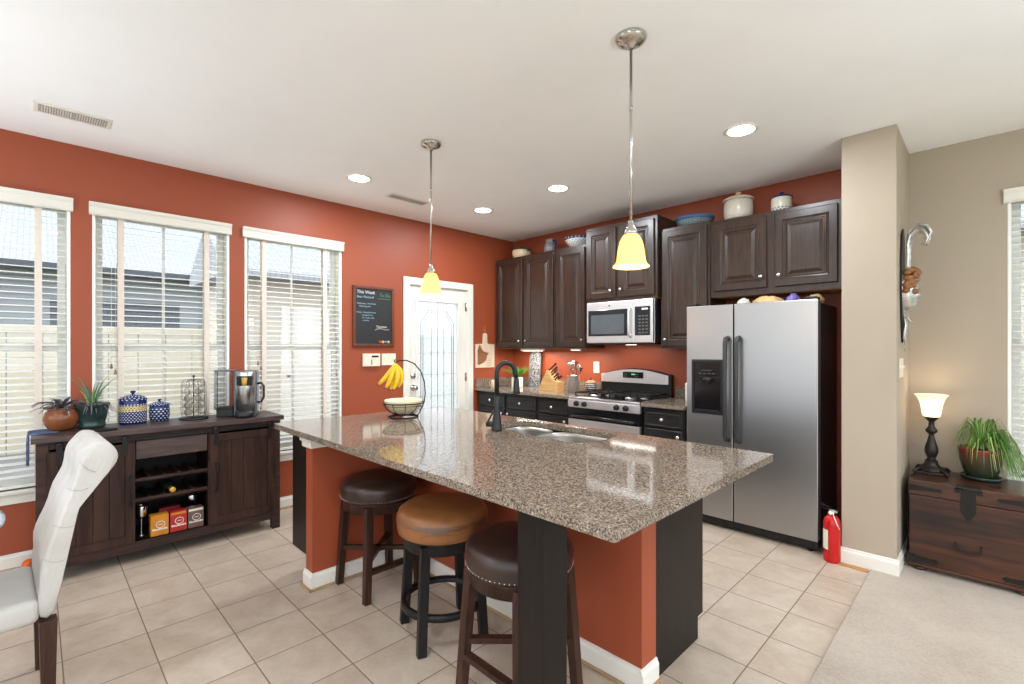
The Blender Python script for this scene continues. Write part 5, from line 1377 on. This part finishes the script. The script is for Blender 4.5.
EL = Vector((-sqrt(.5), -sqrt(.5), 0)); EF = Vector((sqrt(.5), -sqrt(.5), 0))
for (c, e, dp, lb_) in (((.035, -.085), (.118, -.150), .012, 'outermost banana, swinging away from the bunch'), ((.005, -.10), (.062, -.172), .030, 'banana second from the outermost of the bunch'),
                        ((-.030, -.10), (.038, -.184), .004, 'middle banana of the bunch'), ((-.058, -.095), (.012, -.182), .028, 'front banana on the patio door side of the bunch'), ((-.078, -.085), (-.012, -.172), -.014, 'rear banana on the patio door side of the bunch')):
    t = thing('banana', 'yellow ' + lb_, 'banana', tuple(hx), 0, 'bananas hanging on the hook')
    pts = []
    for q in (0, .06, .14, .3, .5, .7, .86, .95, 1.0):
        a = 2*q*(1-q)*c[0]+q*q*e[0]; z = 2*q*(1-q)*c[1]+q*q*e[1]; pts.append(EL*a + EF*(dp*min(1, q*3)) + Vector((0, 0, z-.006)))
    part('skin', MB().tube(pts[:-1], .016, 10, rs=[.005, .006, .011, .0165, .0175, .0165, .012, .006]), M['banana'], t)
    part('tip', MB().tube([pts[-2]+(pts[-1]-pts[-2])*.02, pts[-1]], .0052, 8), M['bananatip'], t)

# ---------------------------------------------------------------- things on the back counter
ob_ = thing('potted_plant', 'tuft of bright green blades in a small white pot on the back counter', 'potted plant', (-4.03, 4.085, CT))
part('pot', MB().box(-.05, .05, -.05, .05, 0, .12, .006), M['white'], ob_)
random.seed(31); gs = MB()
for k in range(170):
    a = random.uniform(0, 2*pi); L = random.uniform(.08, .16); s_ = random.uniform(.3, 1.5); x0, y0 = random.uniform(-.035, .035), random.uniform(-.035, .035)
    gs.leaf([(x0+L*s_*q*q*cos(a), y0+L*s_*q*q*sin(a), .118+L*q*(1-.2*q*s_)) for q in (0, .4, .75, 1)], .006, .0006)
part('grass_blades', gs, M['grass'], ob_)
single('mug', MB().lathe([(.036, 0), (.04, .004), (.041, .09), (.0385, .09), (.037, .01), (0, .008)], n=28).tube([(.04, 0, .075), (.06, 0, .07), (.064, 0, .045), (.056, 0, .022), (.04, 0, .018)], .005, 8), M['cream'], 'small cream cup in the corner of the back counter by the cutting board', 'cup', (-4.19, 3.86, CT), R(200))
dpn = thing('ornate_panel', 'tall arched grey panel with pierced scrollwork leaning against the backsplash', 'decoration', (-3.90, 4.235, CT), 0)
def pan():
    t = NT('carved grey scrollwork'); v = t.coord((1, .2, 1)); vo = t.n('TexVoronoi'); vo.feature = 'DISTANCE_TO_EDGE'; vo.inputs['Scale'].default_value = 34
    n = t.n('TexNoise'); n.inputs['Scale'].default_value = 12; t.l(v, n.inputs['Vector']); mx = t.n('MixRGB'); mx.inputs[0].default_value = .12; t.l(v, mx.inputs[1]); t.l(n.outputs['Color'], mx.inputs[2]); t.l(mx.outputs[0], vo.inputs['Vector'])
    t.set(Base_Color=t.ramp(vo.outputs['Distance'], [(.10, srgb(150, 150, 152)), (.17, srgb(30, 29, 31))]), Roughness=.5); t.bump(vo.outputs['Distance'], .8, .004); return t.m
W2 = .085
arch = [(-W2, .0), (W2, .0), (W2, .36), (W2*.92, .395), (W2*.55, .425), (W2*.3, .435), (W2*.18, .455), (0, .462), (-W2*.18, .455), (-W2*.3, .435), (-W2*.55, .425), (-W2*.92, .395), (-W2, .36)]
part('carved_panel', MB().prism([(x*.86, .012+z*.96) for x, z in arch], 'Y', .004, .012), pan(), dpn)
fr_ = MB(); 
for k in range(len(arch)):
    p, q = arch[k], arch[(k+1) % len(arch)]; fr_.bar((p[0], 0.006, p[1]), (q[0], .006, q[1]), .014, .016)
part('rim', fr_, M['greypot'], dpn)
for o in (dpn,): o.rotation_euler = (R(-4), 0, 0)
kb_ = thing('knife_block', 'light beech knife block full of dark handled knives', 'knife block', (-3.42, 4.03, CT), R(0))
blk = [(-.17, 0), (.105, 0), (.105, .10), (.045, .105), (-.05, .225), (-.17, .02)]
part('block', MB().prism(blk, 'Y', -.055, .055, .003), M['lightwood'], kb_)
slope = Vector((.095, 0, -.12)).normalized(); outn = Vector((-slope.z, 0, slope.x)); 
if outn.z < 0: outn = -outn
kn = 0; descs = ('topmost long', 'upper', 'middle', 'lower', 'lowest short')
for i in range(5):
    for j in range(2 if i > 3 else 1):
        base = Vector((-.05, 0, .225)) + slope*(.012+i*.032) + Vector((0, (-.028 if j == 0 else .022) if i > 3 else -.03+.012*(i % 2), 0)); L = .145-.014*i
        t = thing('kitchen_knife', f'{descs[i]} dark handled knife in the block, {"front" if j == 0 else "rear"} slot', 'knife', tuple(Vector((-3.42, 4.03, CT))+base), 0, 'knives in the beech block')
        part('handle', MB().bar(outn*.012, outn*L, .017, .013, up=(0,1,0), bev=.003, taper=1.15), M['knifeh'], t)
        part('bolster', MB().bar(outn*-.004, outn*.012, .014, .012, up=(0,1,0)), M['steel_b'], t)
uc = thing('utensil_holder', 'tall ribbed stainless utensil crock beside the knife block', 'utensil holder', (-3.14, 4.03, CT))
part('cylinder', MB().lathe([(.056, 0), (.06, .004), (.06, .175), (.063, .18), (.058, .18), (.056, .01), (0, .008)], n=36), M['steelv'], uc)
uts = (('ladle', -.035, .0, .30, -.10), ('spatula', .02, .02, .31, .06), ('whisk', .0, -.02, .29, -.02), ('serving_spoon', .03, -.01, .27, .22), ('slotted_spoon', -.01, .03, .31, -.05), ('tongs', .04, .0, .25, .30))
for (nm, dx, dy, L, lean) in uts:
    t = thing(nm, f'shiny steel {nm.replace("_", " ")} standing in the utensil crock', nm.replace('_', ' '), (-3.14+dx*.6, 4.03+dy*.6, CT+.012), 0, 'utensils in the crock')
    top = Vector((lean*L, 0, L))
    part('handle', MB().bar((0,0,0), top*.85, .012, .004), M['nickel'], t)
    hd_ = MB()
    if nm == 'spatula': hd_.bar(top*.78, top*1.02, .06, .003)
    elif nm == 'tongs': hd_.bar(top*.7+Vector((0, .01, 0)), top*1.05+Vector((.01, .02, 0)), .022, .005).bar(top*.7, top*1.05+Vector((.02, -.02, 0)), .022, .005)
    elif nm == 'whisk':
        for a in range(4): u = Vector((cos(a*pi/4), sin(a*pi/4), 0)); hd_.tube([top*.75, top*.85+u*.024, top*.98+u*.024, top*1.06, top*.98-u*.024, top*.85-u*.024, top*.75+Vector((.001,0,0))], .0016, 6)
    else: hd_.ball(top*.95, .03, 1, .35 if nm != 'ladle' else .8, .95 if nm != 'ladle' else .7, 16)
    part('head', hd_, M['nickel'], t)
def lidded_pot(name, loc, r, h, mat, lidm, knobm, label, cat='pot', handles=True):
    t = thing(name, label, cat, loc)
    part('bowl', MB().lathe([(.7*r, 0), (.8*r, .03*h), (.97*r, .28*h), (1.0*r, .5*h), (.93*r, .66*h)], n=36), mat, t)
    part('lid', MB().lathe([(.95*r, .665*h), (.98*r, .69*h), (.8*r, .80*h), (.35*r, .88*h), (0, .89*h)], n=36), lidm, t)
    part('lid_knob', MB().lathe([(.08*r, .88*h), (.09*r, .92*h), (.16*r, .95*h), (.12*r, 1.0*h), (0, 1.0*h)], n=16), knobm, t)
    if handles:
        for s_ in (-1, 1): part('handle', MB().tube([(s_*.93*r, -.18*r, .55*h), (s_*1.14*r, -.12*r, .57*h), (s_*1.14*r, .12*r, .57*h), (s_*.93*r, .18*r, .55*h)], .05*r+.003, 8), knobm, t)
    return t
M['polka'] = uv_dots('dark pot with pale spots', srgb(40, 34, 48), srgb(226, 214, 196), 20, 5, .32)
lidded_pot('sugar_pot', (-2.985, 4.13, CT), .062, .15, M['polka'], M['terralid'], M['blueplain'], 'small spotted lidded pot on the counter right behind the range', 'pot', False)
canister('canister', (-1.885, 4.13, CT), .062, .20, M['white'], M['white'], 'white canister with a grey rim on the counter against the fridge', M['greypot'], False)

# ---------------------------------------------------------------- pottery on the wall cabinets
UT = 2.4485
lidded_pot('casserole', (-4.0, 4.13, UT), .115, .16, M['cream'], M['greydark'], M['greydark'], 'cream casserole with a dark lid on top of the corner cabinet', 'casserole')
pt = thing('pitcher', 'grey stoneware pitcher on the cabinet top between casserole and patterned bowl', 'pitcher', (-3.53, 4.11, UT))
pt.scale = (.74, .74, .74)
part('jug', MB().lathe([(.07, 0), (.088, .02), (.098, .07), (.09, .12), (.068, .16), (.066, .2), (.078, .215), (.072, .215), (.058, .19), (0, .18)], n=36, wob=lambda a, h: 1+(.14*max(0, cos(a-pi))**6 if h > .18 else 0)), M['greypot'], pt)
part('handle', MB().tube([(.064, 0, .19), (.105, 0, .195), (.12, 0, .15), (.11, 0, .10), (.088, 0, .08)], .011, 10), M['blueplain'], pt)
M['bowlpat'] = uv_dots('white bowl with cobalt rim pattern', WHITE, BLUE, 24, 7, .22, [(.8, 1.0, BLUE, WHITE)])
BOWLP = [(.055, 0), (.06, .012), (.09, .03), (.118, .07), (.13, .1), (.126, .1), (.11, .065), (0, .03)]
single('serving_bowl', MB().lathe([(r*1.25, z*1.1) for r, z in BOWLP], n=40), M['bowlpat'], 'white bowl with a cobalt blue rim beside the raised cabinet', 'bowl', (-3.13, 4.12, UT))
M['bowlpat2'] = uv_dots('blue green banded bowl', srgb(150, 172, 172), srgb(70, 84, 80), 30, 9, .28, [(.45, .62, srgb(120, 140, 140), None), (.62, 1.0, srgb(52, 78, 124), srgb(90, 120, 150))])
single('serving_bowl', MB().lathe([(.08, 0), (.085, .008), (.14, .03), (.162, .062), (.168, .082), (.162, .082), (.14, .042), (0, .015)], n=44), M['bowlpat2'], 'wide blue and teal banded bowl above the cabinet next to the microwave', 'bowl', (-1.86, 4.12, UT))
M['speck'] = uv_dots('cream crock with grey speckles', srgb(212, 202, 186), srgb(140, 134, 140), 34, 20, .22, [(.0, .10, srgb(140, 150, 140), None)])
M['specklid'] = uv_dots('cream lid with grey speckles', srgb(212, 202, 186), srgb(150, 140, 140), 30, 6, .2)
UE = 2.4325
canister('cookie_jar', (-1.49, 4.12, UE), .113, .24, M['speck'], M['specklid'], 'large cream speckled cookie jar on the cabinet above the fridge', M['cream'], True)
M['smallcr'] = uv_dots('cream crock with dark border', srgb(212, 206, 190), srgb(60, 74, 96), 18, 8, .3, [(.35, 1.0, srgb(212, 206, 190), None)])
canister('canister', (-1.165, 4.12, UE), .073, .168, M['smallcr'], M['blueplain'], 'small cream canister with a cobalt blue lid above the fridge', M['blueplain'], False)
